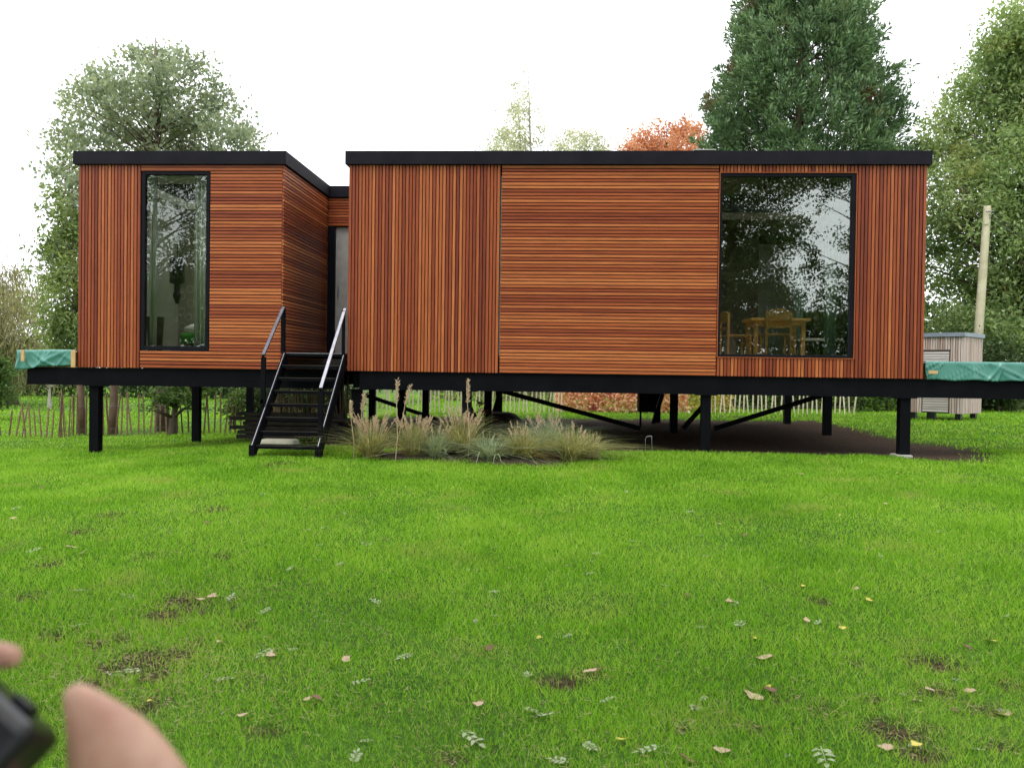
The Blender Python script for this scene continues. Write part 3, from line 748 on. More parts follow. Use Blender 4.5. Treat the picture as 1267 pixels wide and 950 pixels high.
# ------------------------------------------------------------------ foliage helpers
def leaf_quads(c, L_, W_, r, up=.0, axis=None, jit=1.0):
    N = len(c)
    a = r.normal(0, 1, (N, 3))*jit
    if axis is not None: a = a+axis
    a[:, 2] += up; a /= np.linalg.norm(a, axis=1)[:, None]+1e-9
    s = np.cross(a, r.normal(0, 1, (N, 3))); s /= np.linalg.norm(s, axis=1)[:, None]+1e-9
    nn = np.cross(a, s); Ls = L_*r.uniform(.6, 1.25, (N, 1)); Ws = W_*r.uniform(.6, 1.25, (N, 1))
    out = np.empty((N, 4, 3)); out[:, 0] = c
    out[:, 1] = c+a*Ls*.5+s*Ws*.5+nn*Ws*.12; out[:, 2] = c+a*Ls; out[:, 3] = c+a*Ls*.5-s*Ws*.5+nn*Ws*.12
    return out
def quads_mesh(name, Q): return mesh_np(name, Q.reshape(-1, 3), np.arange(len(Q)*4).reshape(-1, 4))
def lumps_px(lst, Y, dj=0.5, seed=0):
    r = random.Random(seed); out = []
    for px, py, rp in lst:
        rad = rp*Y/F; P = at(px, py, Y+r.uniform(-dj, dj)*2); out.append((np.array(P), rad))
    return out
def tree(name, label, cat, base, lumps, nclump, leaves, lsize, mat, bark, trunk_r, seed, lw=None, clump_r=.45, up=0, group=None, nlimb=None, lean=None, limb_r=None, twig=True, fork=.35):
    r = np.random.default_rng(seed); base = np.array(base, float)
    root = thing(name, label, cat, base, 0, group)
    vol = np.array([l[1]**2.2 for l in lumps]); pick = r.choice(len(lumps), nclump, p=vol/vol.sum())
    d = r.normal(0, 1, (nclump, 3)); d /= np.linalg.norm(d, axis=1)[:, None]
    rad = r.random(nclump)**(1/2.2)
    C = np.array([lumps[i][0] for i in pick])+d*(np.array([lumps[i][1] for i in pick])*rad)[:, None]
    cl = clump_r*r.uniform(.5, 1.3, nclump)
    cnt = r.poisson(leaves, nclump); ci = np.repeat(np.arange(nclump), cnt)
    off = r.normal(0, 1, (len(ci), 3)); off[:, 2] *= .65
    lc = C[ci]+off*cl[ci][:, None]*.55
    ok = lc[:, 2] > base[2]+.12
    Q = leaf_quads(lc[ok], lsize, lw or lsize*.5, r, up)-base
    link('crown', quads_mesh('crown', Q), mat, root)
    # trunk and limbs
    cen = np.average(np.array([l[0] for l in lumps]), axis=0, weights=vol)
    top = np.array([cen[0], cen[1], max(l[0][2]+.3*l[1] for l in lumps)])
    mb = MB(); n = 9; T = []
    for k in range(n):
        u = k/(n-1); p = base*(1-u)+top*u; p = p.copy()
        if lean is not None: p[:2] = base[:2]+(top[:2]-base[:2])*u**lean
        p[:2] += np.array([math.sin(u*7+seed), math.cos(u*6+seed*2)])*.12*trunk_r*8*u*(1-u)
        T.append(p)
    T[0] = T[0]-np.array([0,0,.25])
    Tr = [trunk_r*(1.25 if k == 0 else 1)*(1-.9*(k/(n-1))) for k in range(n)]
    mb.tube([q-base for q in T], Tr, 9); mb.build('trunk', bark, root, True)
    mb = MB(); k_ = min(nclump, nlimb or 60)
    sel = r.choice(nclump, k_, replace=False)
    for i in sel:
        e = C[i]; hz = e[2]-np.linalg.norm(e[:2]-base[:2])*.55
        u = np.clip((hz-base[2])/(top[2]-base[2]), fork*.7, .93); kk = u*(n-1); k0 = int(kk); f = kk-k0
        s = T[k0]*(1-f)+T[min(k0+1, n-1)]*f; r0 = (Tr[k0]*(1-f)+Tr[min(k0+1,n-1)]*f)*.45
        if limb_r: r0 = min(r0, limb_r)
        mid = (s+e)/2+r.normal(0, .12, 3)*np.linalg.norm(e-s)*.4; mid[2] += .04*np.linalg.norm(e-s)
        mb.tube([s-base, mid-base, e-base], [r0, r0*.55, max(.008, r0*.12)], 5)
    mb.build('limbs', bark, root, True)
    return root
MT['leafL'] = leafmat('glare_paled_sycamore_leaf', [(.14,.19,.13),(.24,.30,.21),(.34,.40,.28),(.43,.46,.29)], .45, .5)  # veiling sky glare put into the leaf colour as extra paleness
MT['leafFir'] = leafmat('fir_green', [(.08,.13,.06),(.17,.24,.09),(.28,.36,.12),(.40,.46,.18)], .4, .6)
MT['leafWillow'] = leafmat('olive_willow', [(.12,.12,.06),(.20,.20,.10),(.28,.27,.13),(.34,.35,.16)], .4, .5)
MT['leafBush'] = leafmat('bush_green', [(.03,.07,.02),(.07,.13,.035),(.12,.20,.05),(.20,.27,.08)], .4, .9)
MT['leafDark'] = leafmat('dark_shrub', [(.018,.035,.012),(.035,.065,.02),(.06,.10,.03),(.12,.16,.05)], .35, .8)
MT['leafBirch'] = leafmat('birch_leaf', [(.33,.37,.30),(.45,.49,.38),(.56,.58,.42),(.64,.63,.42)], .45, .8)
MT['leafOrange'] = leafmat('copper_leaf', [(.40,.15,.08),(.56,.25,.14),(.68,.37,.23),(.74,.47,.32)], .45, .6)
MT['leafRight'] = leafmat('ash_leaf', [(.12,.20,.08),(.22,.33,.13),(.33,.43,.18),(.45,.52,.24)], .45, .45, patch=(.33,.30,.07), patchpos=(.60,.78), pscale=.5)
MT['leafCyp'] = leafmat('cypress_green', [(.028,.062,.026),(.084,.155,.068),(.165,.265,.122),(.27,.38,.18)], .22, .75, patch=(.17,.085,.04), patchpos=(.62,.74), pscale=.55)
MT['leafRed'] = leafmat('beech_hedge_leaf', [(.36,.05,.06),(.66,.26,.20),(.85,.60,.44),(.88,.74,.52),(.40,.42,.12)], .45, 1.6)
MT['leafYel'] = leafmat('yellowing_shrub', [(.10,.14,.03),(.40,.38,.08),(.66,.58,.16),(.45,.10,.08)], .4, 1.4)
MT['leafBack'] = leafmat('behind_tree_leaf', [(.035,.07,.02),(.06,.11,.03),(.10,.16,.045),(.16,.22,.06)], .35, .6)

# --- left of the house
Y1 = 22.0
tree('sycamore_tree', 'large glare-paled green broadleaf tree rising behind the narrow cabin', 'tree', (at(203,520,Y1)[0], Y1, float(g(-9,Y1))),
     lumps_px([(150,72,20),(175,70,20),(205,70,22),(228,84,26),(125,98,26),(258,112,26),(272,130,26),(305,176,22),(110,120,24),(185,110,45),(110,135,30),(150,140,40),(225,140,45),(275,150,22),(295,178,24),
               (85,168,26),(120,180,35),(190,175,55),(245,185,45),(75,205,18),(110,230,35),(200,230,60),(270,225,35),(150,270,60),(230,280,55)], Y1, .7, 1),
     560, 46, .115, 'leafL', 'bark', .15, 11, lw=.085, clump_r=.36, nlimb=130)
Y2 = 20.8
fir_l = lumps_px([(82,205,10),(80,240,15),(74,262,14),(84,285,16),(66,300,16),(78,320,20),(62,345,22),(80,365,22),(70,390,26),(84,410,28),(66,425,22),(110,330,26),(115,400,34),(100,280,22)], Y2, .4, 2)
tree('fir_tree', 'slender fir with layered light green boughs beside the narrow cabin', 'tree', (at(101,535,Y2)[0], Y2, float(g(-9,Y2))), fir_l, 260, 46, .15, 'leafFir', 'barkred', .10, 12, lw=.055, clump_r=.34, nlimb=70)
tree('slim_tree', 'slim bare trunked tree beside the fir, its crown behind the narrow cabin', 'tree', (at(134,538,Y2)[0], Y2+.2, float(g(-9,Y2))),
     lumps_px([(140,250,40),(120,300,35),(160,330,50),(150,400,30)], Y2+.4, .4, 3), 120, 40, .12, 'leafL', 'barkred', .11, 13, clump_r=.4)
tree('drooping_shrub', 'small shrub with drooping leafy boughs seen under the narrow cabin', 'shrub', (at(212,538,20.6)[0], 20.6, float(g(-7,20.6))),
     lumps_px([(222,490,14),(200,488,12),(240,496,12),(235,505,10),(185,500,8),(215,478,25),(240,470,25)], 20.6, .3, 4), 60, 26, .16, 'leafBush', 'bark', .10, 14, clump_r=.22, lw=.06)
tree('sapling', 'bare forked sapling on the far lawn under the short tarpaulin', 'tree', gnd(61, 505), lumps_px([(52,478,8),(72,476,8),(62,470,12)], gnd(61,505)[1], .2, 5), 24, 8, .12, 'leafWillow', 'barkpale', .09, 15, nlimb=14, fork=.3, limb_r=.05)
Yw = 36.
tree('willow_tree', 'olive brown willow with hanging twigs beyond the lawn', 'tree', (at(15,490,Yw)[0], Yw, -.12),
     lumps_px([(12,342,22),(-12,370,35),(32,372,22),(15,400,35),(48,405,24),(-5,440,40),(35,445,34),(60,440,20),(-60,400,60)], Yw, 1.0, 6), 420, 44, .30, 'leafWillow', 'bark', .25, 16, lw=.05, clump_r=.9, up=-2.2)
tree('round_bush', 'rounded dark green bush at the lawn edge before the willow', 'bush', (at(-2,500,27)[0], 27, -.15),
     lumps_px([(2,462,18),(-12,478,20),(0,488,16),(-25,460,30)], 27, .3, 7), 150, 70, .11, 'leafBush', 'bark', .06, 17, clump_r=.3)
for i, (px, Yb, hz, lab) in enumerate(((75,47,2.6,'clipped dark hedge beyond the lawn under the fir'),)):
    pass
def hedge(name, label, px0, px1, Y, h, d, mat, n, ls, seed, cat='hedge', zb=None, lw=None):
    r = np.random.default_rng(seed); x0, x1 = sorted((at(px0,480,Y)[0], at(px1,480,Y)[0])); cx_ = (x0+x1)/2; zg = float(g(cx_, Y)) if zb is None else zb
    root = thing(name, label, cat, (cx_, Y, zg))
    c = np.stack([r.uniform(x0-cx_, x1-cx_, n), r.uniform(-d/2, d/2, n), h*r.random(n)**.85], -1)
    # push most leaves to the skin; uneven top and front
    k = r.random(n); c[:, 1] = np.where(k < .55, -d/2+np.abs(r.normal(0, .12, n)), c[:, 1])
    c[:, 1] += .18*(vnoise(c[:, 0]+50, c[:, 2], 1.1, seed)-.5); c[:, 2] *= .9+.25*vnoise(c[:, 0]+50, c[:, 1], .9, seed+1)
    link('foliage', quads_mesh('foliage', leaf_quads(c, ls, lw or ls*.6, r)), mat, root)
    mb = MB(); m_ = max(3, int((x1-x0)/.6))
    for i in range(m_):
        x = x0-cx_+(x1-x0)*(i+.5)/m_
        mb.tube([(x, 0, -.1), (x+.1*math.sin(i*3), .05, h*.5), (x-.1, -.05, h*.85)], [.05, .035, .01], 5)
    mb.build('stems', 'bark', root); return root
hedge('hedge', 'dark clipped hedge closing the far lawn behind the paling fence', -260, 420, 47, 2.7, 2.0, 'leafDark', 26000, .24, 21)
hedge('hedge', 'tall dark hedge far behind the wide cabin', 420, 1500, 44, 4.2, 2.5, 'leafDark', 40000, .26, 22)
hedge('beech_hedge', 'copper red and cream leaved beech hedge under the wide cabin', 688, 850, 24.6, 1.35, .9, 'leafRed', 9000, .12, 23, lw=.075)
hedge('shrub_row', 'yellow and red turning shrubs beside the beech hedge behind the fence', 838, 905, 25.4, 1.5, .8, 'leafYel', 3600, .09, 24, 'shrub')
hedge('shrub_row', 'dark shrubs behind the paling fence under the picture window', 895, 1060, 27.5, 2.4, 1.4, 'leafDark', 9000, .14, 25, 'shrub')
hedge('shrub_row', 'low green shrubs between the fence end and the silvered shed', 1050, 1145, 25.5, 1.7, 1.0, 'leafBush', 5000, .12, 26, 'shrub')
hedge('shrub_row', 'pale yellow green shrubs on the lawn behind the fence under the wide cabin', 520, 690, 33, 1.7, 1.2, 'leafWillow', 6000, .13, 27, 'shrub')
for i, (px, py, rp, lab) in enumerate(((290,512,16,'dark glossy shrub under the narrow cabin beside the timber stack'),(318,505,20,'dark shrub behind the timber stack'),
        (345,505,24,'dark shrub behind the lower stair treads'),(385,500,26,'dark shrub behind the middle of the stair'),(425,505,24,'dark shrub between the stair and the first grass clump'))):
    Yq = 21.2+.15*i; tree('evergreen_shrub', lab, 'shrub', (at(px,530,Yq)[0], Yq, float(g(-5, Yq))), lumps_px([(px,py,rp),(px+6,py-16,rp*.9),(px-6,py+14,rp*.6)], Yq, .2, 30+i), 60, 34, .10, 'leafDark' if i else 'leafBush', 'bark', .04, 30+i, clump_r=.24)
tree('copper_sapling', 'little rust leaved sapling under the wide cabin among the braces', 'sapling', (at(596,520,16.2)[0], 16.2, float(g(-1,16.2))), lumps_px([(595,500,4),(597,508,4)], 16.2, .05, 40), 12, 9, .06, 'leafOrange', 'bark', .01, 40, clump_r=.06)

# --- behind the house
Yb = 34.
tree('birch_tree', 'thin pale birch with sparse leaves above the flat roof', 'tree', (at(662,500,Yb)[0], Yb, .4),
     lumps_px([(648,92,6),(640,104,9),(645,118,8),(636,135,12),(648,140,10),(630,155,12),(620,170,12),(645,165,10),(640,182,14),(668,140,5),(672,158,6),(662,175,10),(612,185,12),(690,182,10),(640,215,30),(680,220,30)], Yb, .5, 8),
     380, 26, .12, 'leafBirch', 'barkpale', .13, 41, clump_r=.38, nlimb=70, limb_r=.035)
tree('birch_tree', 'low pale round topped birch between the tall birch and the copper tree', 'tree', (at(715,500,Yb+1)[0], Yb+1, .4),
     lumps_px([(708,172,11),(725,168,9),(738,172,8),(700,184,12),(722,186,14),(745,188,8),(715,215,26)], Yb+1, .5, 9), 150, 30, .12, 'leafBirch', 'barkpale', .10, 42, clump_r=.36, nlimb=40, limb_r=.03)
Yo = 36.
tree('copper_tree', 'orange copper leaved tree beside the big cypress', 'tree', (at(818,500,Yo)[0], Yo, .4),
     lumps_px([(842,160,12),(822,164,14),(800,174,14),(782,184,12),(858,170,16),(830,180,20),(805,195,24),(850,195,26),(820,225,40)], Yo, .7, 10), 230, 60, .15, 'leafOrange', 'bark', .16, 43, clump_r=.45, nlimb=60)
# big cypress: feathery sprays over a cone
def cypress(px, Y, label, seed):
    r = np.random.default_rng(seed); bx = at(px, 480, Y)[0]; zg = .45; base = np.array([bx, Y, zg])
    root = thing('cypress_tree', label, 'tree', base)
    H_ = 18.5; n = 3700
    z = r.random(n)**1.15*(H_-1.2)+1.0
    prof = np.interp(z, [0, 3, 6, 8.5, 10.5, 12.5, 14.5, 16.5, H_], [2.2, 2.8, 3.05, 2.85, 2.4, 1.85, 1.25, .65, .1])
    a = r.random(n)*2*np.pi
    lump = .72+.56*vnoise(a*1.9, z*.75, 1.3, seed)+.12*(vnoise(a*5, z*2, 1, seed+1)-.5)
    q = 1-np.abs(r.normal(0, .20, n)); rad = prof*lump*np.clip(q, .15, 1)
    C = np.stack([np.cos(a)*rad, np.sin(a)*rad, z], -1)
    ax = np.stack([np.cos(a)*.75, np.sin(a)*.75, np.full(n, .75)], -1)+r.normal(0, .25, (n, 3))
    ax /= np.linalg.norm(ax, axis=1)[:, None]
    k = 72; ci = np.repeat(np.arange(n), k); u = r.random(len(ci))
    ln = r.uniform(.5, 1.05, n)
    side = np.cross(ax, r.normal(0, 1, (n, 3))); side /= np.linalg.norm(side, axis=1)[:, None]; nor = np.cross(ax, side)
    sg = r.choice([-1, 1], len(ci)); wdt = .30*np.sin(np.pi*np.clip(u*.8+.2, 0, 1))*r.random(len(ci))
    c = C[ci]+ax[ci]*(u*ln[ci])[:, None]+side[ci]*(sg*wdt)[:, None]+nor[ci]*(r.normal(0, .07, len(ci)))[:, None]
    d = ax[ci]*.8+side[ci]*(sg*.6)[:, None]+np.array([0,0,.1])
    Q = leaf_quads(c, .19, .060, r, 0, d, .28)
    link('crown', quads_mesh('crown', Q), 'leafCyp', root)
    mb = MB(); mb.tube([(0,0,-.3),(0.05,0,4),(0,.05,9),(0,0,H_-1)], [.32,.26,.16,.03], 9); mb.build('trunk', 'barkred', root, True)
    mb = MB()
    for i in range(0, n, 12): 
        s = np.array([0,0,max(.6, C[i][2]-rad[i]*.7)]); mb.tube([s, (s+C[i])/2+np.array([0,0,-.1]), C[i]], [.05,.03,.01], 5)
    mb.build('limbs', 'barkred', root, True); return root
cypress(984, 31., 'huge dense dark green cypress towering over the flat roof', 51)
# --- right side
Yr = 30.
right = [(1150,185,16),(1165,160,26),(1190,140,30),(1205,110,30),(1235,95,36),(1245,60,30),(1262,45,34),(1180,195,40),(1225,165,50),(1260,130,50),(1160,235,30),(1200,245,48),(1250,220,55),
         (1155,290,28),(1185,310,44),(1235,290,55),(1165,350,34),(1215,365,50),(1260,350,55),(1160,400,28),(1195,410,34),(1240,420,48),(1300,100,80),(1310,220,90),(1310,340,90),(1290,30,60)]
tree('ash_tree', 'tall spreading light green tree behind the silvered shed and leaning pole', 'tree', (at(1275,515,Yr+.5)[0], Yr+.5, .5), lumps_px(right, Yr+.5, .8, 11), 1300, 62, .19, 'leafRight', 'bark', .28, 52, lw=.075, clump_r=.55, nlimb=160, up=-.25)
for i, (px, py, rp, mt, lab) in enumerate(((1235,455,34,'leafDark','dark shrub mass behind the long tarpaulin, right of the pole'),(1180,440,30,'leafDark','dark shrub directly behind the silvered shed'),
        (1255,492,26,'leafBush','low bramble thicket beside the silvered shed'),(1145,470,24,'leafBush','green shrub squeezed between the wide cabin and the shed'),(1300,470,50,'leafDark','broad dark shrub beyond the end of the long tarpaulin'))):
    Yq = 26.5+.5*i; tree('thicket_shrub', lab, 'shrub', (at(px,518,Yq)[0], Yq, .44), lumps_px([(px,py,rp),(px-14,py+20,rp*.8),(px+14,py+26,rp*.8),(px,py+36,rp*.6)], Yq, .4, 60+i), 130, 52, .13, mt, 'bark', .05, 60+i, clump_r=.36)
# --- trees behind the photographer (seen mirrored in the glass)
def wl(lst): return [(np.array(p, float), r_) for *p, r_ in lst]
tree('lime_tree', 'dense tree standing behind the photographer opposite the picture window', 'tree', (6.8,-10.5,0), wl([(7.2,-10.5,5,1.8),(8,-10,7.0,1.7),(6,-10,9,2.2),(8.6,-11,4.2,1.3),(7.3,-9.5,10.6,2.0),(5,-11,6.5,2.4),(8.9,-10.5,9.8,1.1)]), 900, 64, .15, 'leafBack', 'bark', .3, 71, clump_r=.55, lw=.085)
tree('lime_tree', 'loose crowned tree behind the photographer, its twigs mirrored in the picture window', 'tree', (13.8,-11,0), wl([(12.5,-11,5.0,1.6),(11.2,-10.5,7.0,.7),(13.5,-11,8.5,1.8),(10.6,-10.6,9.2,.9),(11.2,-11,4.2,1.2),(15,-11,6,2.4),(11.6,-11,10.4,1.0),(10.2,-10.6,6.0,.7),(10.9,-10.8,8.3,.6),(10.3,-10.8,9.9,1.2),(11.6,-10.8,9.6,1.1)]), 350, 52, .15, 'leafBack', 'bark', .2, 72, clump_r=.45, lw=.08)
tree('lime_tree', 'tree behind the photographer mirrored in the tall slim window', 'tree', (-17.5,-10,0), wl([(-16,-10,9.8,2.4),(-18.5,-10,7.2,1.9),(-15.2,-10,6.4,1.5),(-16.8,-10,4.6,2.2),(-20,-10,4.5,2.0),(-14,-10,4.0,1.8)]), 560, 60, .15, 'leafBack', 'bark', .24, 73, clump_r=.55, lw=.085)
tree('lime_tree', 'tree behind the photographer between the two mirrored ones', 'tree', (-5.5,-12,0), wl([(-5.5,-12,6,3),(-4,-12,9,2.6),(-7.5,-12,8.5,2.6)]), 330, 44, .22, 'leafBack', 'bark', .28, 74, clump_r=.65, lw=.12)
tree('oak_tree', 'spreading tree overhanging the lawn where the photographer stands, crown set to shade it', 'tree', (-3.5,-5,0), wl([(-4,1.6,9.2,2.1),(0,2.2,9.6,2.3),(4,2,9.6,2.3),(-1.5,-1.5,10,2.6),(3,-2,10,2.4),(7,.8,9.6,2),(-7,.8,9.2,2)]), 400, 46, .2, 'leafBack', 'bark', .3, 77, clump_r=.6, lw=.12)  # crown kept out of view, shaped to darken the foreground lawn
def hedge_w(label, x0, x1, y, h, n_, seed):
    r = np.random.default_rng(seed); root = thing('hedge', label, 'hedge', ((x0+x1)/2, y, 0)); hw = (x1-x0)/2
    c = np.stack([r.uniform(-hw, hw, n_), r.normal(0, .5, n_), h*r.random(n_)**.8], -1); c[:, 2] *= .7+.55*vnoise(c[:, 0]+40, c[:, 1]*0, .45, seed)
    link('foliage', quads_mesh('foliage', leaf_quads(c, .22, .13, r)), 'leafBush', root)
    mb = MB()
    for i in range(int(hw*1.4)): x = -hw+.7+i*1.4; mb.tube([(x,0,-.1),(x+.1,.1,h*.4),(x-.1,0,h*.75)], [.07,.05,.015], 5)
    mb.build('stems', 'bark', root)
hedge_w('tall mixed hedge behind the photographer mirrored low in the picture window', 3, 19, -12.5, 4.3, 34000, 75)
hedge_w('tall mixed hedge behind the photographer mirrored low in the tall slim window', -24, -8, -12, 5.2, 34000, 76)

# ------------------------------------------------------------------ paling fence
def pale_mesh(h, mat, seed):
    mb = MB(); w_, d_ = .034, .018; r = random.Random(seed); t_ = r.uniform(-.01, .01)
    for z, k in ((-.15, 1), (h*.5, 1.05), (h-.07, .95)):
        for sx, sy_ in ((-1,-1),(1,-1),(1,1),(-1,1)): mb.v.append((sx*w_/2*k+t_*math.sin(z*3), sy_*d_/2, z))
    mb.v.append((t_, 0, h))
    for k in range(2):
        for j in range(4): mb.f.append((k*4+j, k*4+(j+1) % 4, k*4+4+(j+1) % 4, k*4+4+j))
    for j in range(4): mb.f.append((8+j, 8+(j+1) % 4, 12))
    me = bpy.data.meshes.new('pale'); me.from_pydata(mb.v, [], mb.f); me.update(); me.materials.append(MT[mat]); return me
def fence(label, pts, mat, hs, step, seed, lean=.05):
    r = random.Random(seed); P0 = pts[0]; zb_ = float(g(*P0))
    root = thing('paling_fence', label, 'fence', (P0[0], P0[1], zb_)); ms = [pale_mesh(h, mat, i) for i, h in enumerate(hs)]
    tops = []
    for (xa, ya), (xb, yb) in zip(pts[:-1], pts[1:]):
        ln = math.hypot(xb-xa, yb-ya); n_ = max(1, int(ln/step))
        for i in range(n_):
            u = (i+r.uniform(-.12, .12))/n_; x = xa+(xb-xa)*u; y = ya+(yb-ya)*u; z = float(g(x, y))
            o = bpy.data.objects.new('pale', r.choice(ms)); COL.objects.link(o); o.parent = root
            o.location = (x-P0[0], y-P0[1], z-zb_); o.rotation_euler = (r.gauss(0, lean), r.gauss(0, lean), math.atan2(yb-ya, xb-xa)+r.uniform(-.3, .3))
            tops.append((x-P0[0], y-P0[1], z-zb_))
    for hh in (.18, .72):
        mb = MB(); mb.tube([(a, b+.012, c+hh*min(hs)*1.05) for a, b, c in tops], .004, 4); mb.build('wire', 'wire', root)
def gp(px, py): p = gnd(px, py); return (float(p[0]), float(p[1]))
fence('low worn brown paling fence on the lawn beyond the narrow cabin', [gp(-60,541), gp(20,541), gp(70,543)], 'palered', (.72,.80,.66), .145, 1, .09)
fence('taller brown paling fence between the tree trunks under the narrow cabin', [gp(72,543), gp(90,541), gp(150,539), gp(240,537), gp(330,536), gp(430,532)], 'palered', (1.0,1.06,.94), .125, 2, .06)
fence('pale grey paling fence behind the posts under the wide cabin', [(at(432,520,23)[0],22.6), (at(560,520,23.2)[0],23.2), (at(700,520,23.8)[0],23.8)], 'pale', (1.15,1.1,1.2), .115, 3, .05)
fence('pale grey paling fence in front of dark shrubs beside the beech hedge', [(at(880,520,24.6)[0],24.6), (at(960,520,24.2)[0],24.2), (at(1062,520,23.8)[0],23.8)], 'pale', (1.1,1.05,1.15), .115, 4, .06)

# ------------------------------------------------------------------ shed, pole, wires
ps = gnd(1190, 521)
TH = -R(42.7)
shed = thing('garden_shed', 'small silvered timber shed with flat grey roof on short black legs', 'shed', ps, TH)
SW, SD_, S0, S1 = 1.22, 1.2, .16, 1.92
B('body', 'shedback', shed, -SW+.02, -.02, .02, SD_-.02, S0, S1-.02)
def shed_bat(x0, x1, z0, z1):
    n_ = round((x1-x0)/.055); s = (x1-x0)/n_
    for i in range(n_): B('batten', 'shedZ', shed, x0+s*i+.007, x0+s*(i+1)-.007, random.uniform(-.012, -.004), .0195, z0, z1)
dx0, dx1, dz1 = -.88, -.28, 1.58
shed_bat(-SW, dx0-.005, S0, S1-.02); shed_bat(dx1+.005, 0, S0, S1-.02); shed_bat(dx0, dx1, dz1+.03, S1-.02)
dd = B('door', 'shedback', shed, dx0+.005, dx1-.005, .005, .018, S0+.02, dz1)
n_ = 24
for i in range(n_):
    z = S0+.03+(dz1-S0-.04)*i/n_; B('slat', 'shedX', dd, dx0+.02, dx1-.02, -.012, .0045, z, z+.045)
B('door_lintel', 'shedback', shed, dx0-.004, dx1+.004, -.016, .018, dz1+.002, dz1+.028)
for i in range(21):
    y = i*SD_/21; B('batten', 'shedZ', shed, -.0195, .008+random.uniform(-.003,.003), y+.006, y+SD_/21-.008, S0, S1-.02)
B('roof', 'zinc', shed, -SW-.04, .045, -.05, SD_+.04, S1-.018, S1+.07)
for x, y in ((-SW+.12,.1),(-SW+.55,.1),(-.12,.15),(-.12,SD_-.12),(-SW+.12,SD_-.12)): B('leg', 'black', shed, x-.06, x+.06, y-.06, y+.06, -.1, S0)
Yp = 28.
p0, p1 = at(1203, 520, Yp), at(1222, 255, Yp)
pl = thing('utility_pole', 'leaning weathered wooden pole rising behind the shed', 'pole', p0)
T = Vector(p1)-Vector(p0)
MB().tube([Vector((0,0,-.3)), T*.5, T*.985, T], [.15,.13,.112,.095], 14).build('pole_shaft', 'pole', pl, True)
MB().tube([T*.97+Vector((-.1,-.15,0)), T*.97+Vector((.12,-.15,.02))], .02, 6).build('pole_bracket', 'wire', pl)
for i, (ya, pe, lab) in enumerate(((.965, (1420,318), 'upper thin black wire running from the leaning pole into the tree'), (.955, (1420,345), 'lower thin black wire running from the leaning pole into the tree'))):
    a = Vector(p0)+T*ya; e = Vector(at(*pe, 22.)); mb = MB()
    mb.tube([a.lerp(e, u)-Vector((0,0,.9*u*(1-u)))-a for u in np.linspace(0, 1, 14)], .011, 5)
    o = mb.build('overhead_wire', 'cable', None); o.location = a; tag(o, lab, 'wire')

# ------------------------------------------------------------------ clutter under the house
sk = gnd(308, 552); zs = float(g(sk[0], sk[1]+1.2))
stk = thing('timber_stack', 'dark stack of old boards on the ground under the narrow cabin', 'timber stack', (sk[0], sk[1]+1.2, zs))
for i in range(16):
    zz = .04+.075*(i//3); yy = (i % 3)*.22-.2; B('board', 'darkstuff', stk, -.55+random.uniform(-.15,.1), 1.15+random.uniform(-.2,.3), yy, yy+.18, zz, zz+.055)
sc = gnd(345, 553)
o = MB().box(-.28,.28,-.16,.16,-.1,.11).build('stone_block', 'stone', None, bevel=.05); o.location = (sc[0]-.03, sc[1]+.1, sc[2]); tag(o, 'pale stone block lying under the lowest stair tread', 'stone')
fm = gnd(620, 532)
o = blob('earth_mound', 'earth', None, (0,0,0), (.42,.35,.2), 6, .1); o.location = (at(620,524,19.4)[0], 19.4, float(g(-.8,19.4))+.02); tag(o, 'small earth mound round the foot of a rear post', 'mound')
a_ = gnd(806, 560); 
mb = MB(); mb.tube([(-.09,0,.0),(-.09,0,.2),(-.07,0,.235),(0,0,.245),(.0,0,.23),(.012,0,-.05)], .0045, 5)
o = mb.build('wire_hoop', 'galv', None, True); o.location = (a_[0], a_[1], a_[2]); tag(o, 'small bent wire hoop stuck in the lawn edge under the wide cabin', 'hoop')

# ------------------------------------------------------------------ lawn blades
def lawn(n, y0, y1, hgt, wd, name, seed, spread=.72):
    r = np.random.default_rng(seed)
    y = y0+(y1-y0)*r.random(n); half = .72*y+1.2
    x = -math.tan(YAW)*y+(r.random(n)*2-1)*half
    s = soil(x, y); pat = vnoise(x, y, .9, 8)*.6+vnoise(x, y, 3.2, 9)*.4
    keep = (r.random(n) > s*np.where(y < 12.6, .82, 1.1)) & (r.random(n) < .60+.65*pat)
    bedm = ((x-cx)/(1.9))**2+((y-cyb)/.30)**2 < 1
    keep &= ~bedm
    x, y, pat = x[keep], y[keep], pat[keep]; n = len(x); z = g(x, y)-.006
    h = hgt*r.uniform(.45, 1.15, n)*(.65+.7*pat); a = r.random(n)*2*np.pi; l = r.normal(0, .55, (n, 2))*h[:, None]
    ww = wd*y*r.uniform(.6, 1.3, n); h = h*(1+.012*y)
    V = np.empty((n, 3, 3)); b0 = np.stack([x, y, z], -1); sd_ = np.stack([np.cos(a)*ww/2, np.sin(a)*ww/2, np.zeros(n)], -1)
    V[:, 0] = b0-sd_; V[:, 1] = b0+sd_; V[:, 2] = b0+np.concatenate([l, h[:, None]], 1)
    return V
MT['lawn'] = leafmat('lawn_blade', [(.045,.130,.006),(.150,.370,.014),(.245,.50,.026),(.42,.60,.085)], .4, .9, .5, patch=(.38,.44,.10), patchpos=(.57,.80), pscale=1.5, rw=.85, pos=[0,.4,.75,1])
MT['straw'] = leafmat('dry_blade', [(.16,.12,.05),(.30,.25,.11),(.42,.37,.19),(.52,.47,.30)], .35, 2)
Vs = [lawn(860000, 2.4, 14.0, .043, .00108, 'n', 81), lawn(200000, 14.0, 32, .046, .00115, 'f', 83), lawn(70000, 32, 60, .05, .0013, 'v', 85)]
Vg = np.concatenate(Vs).reshape(-1, 3)
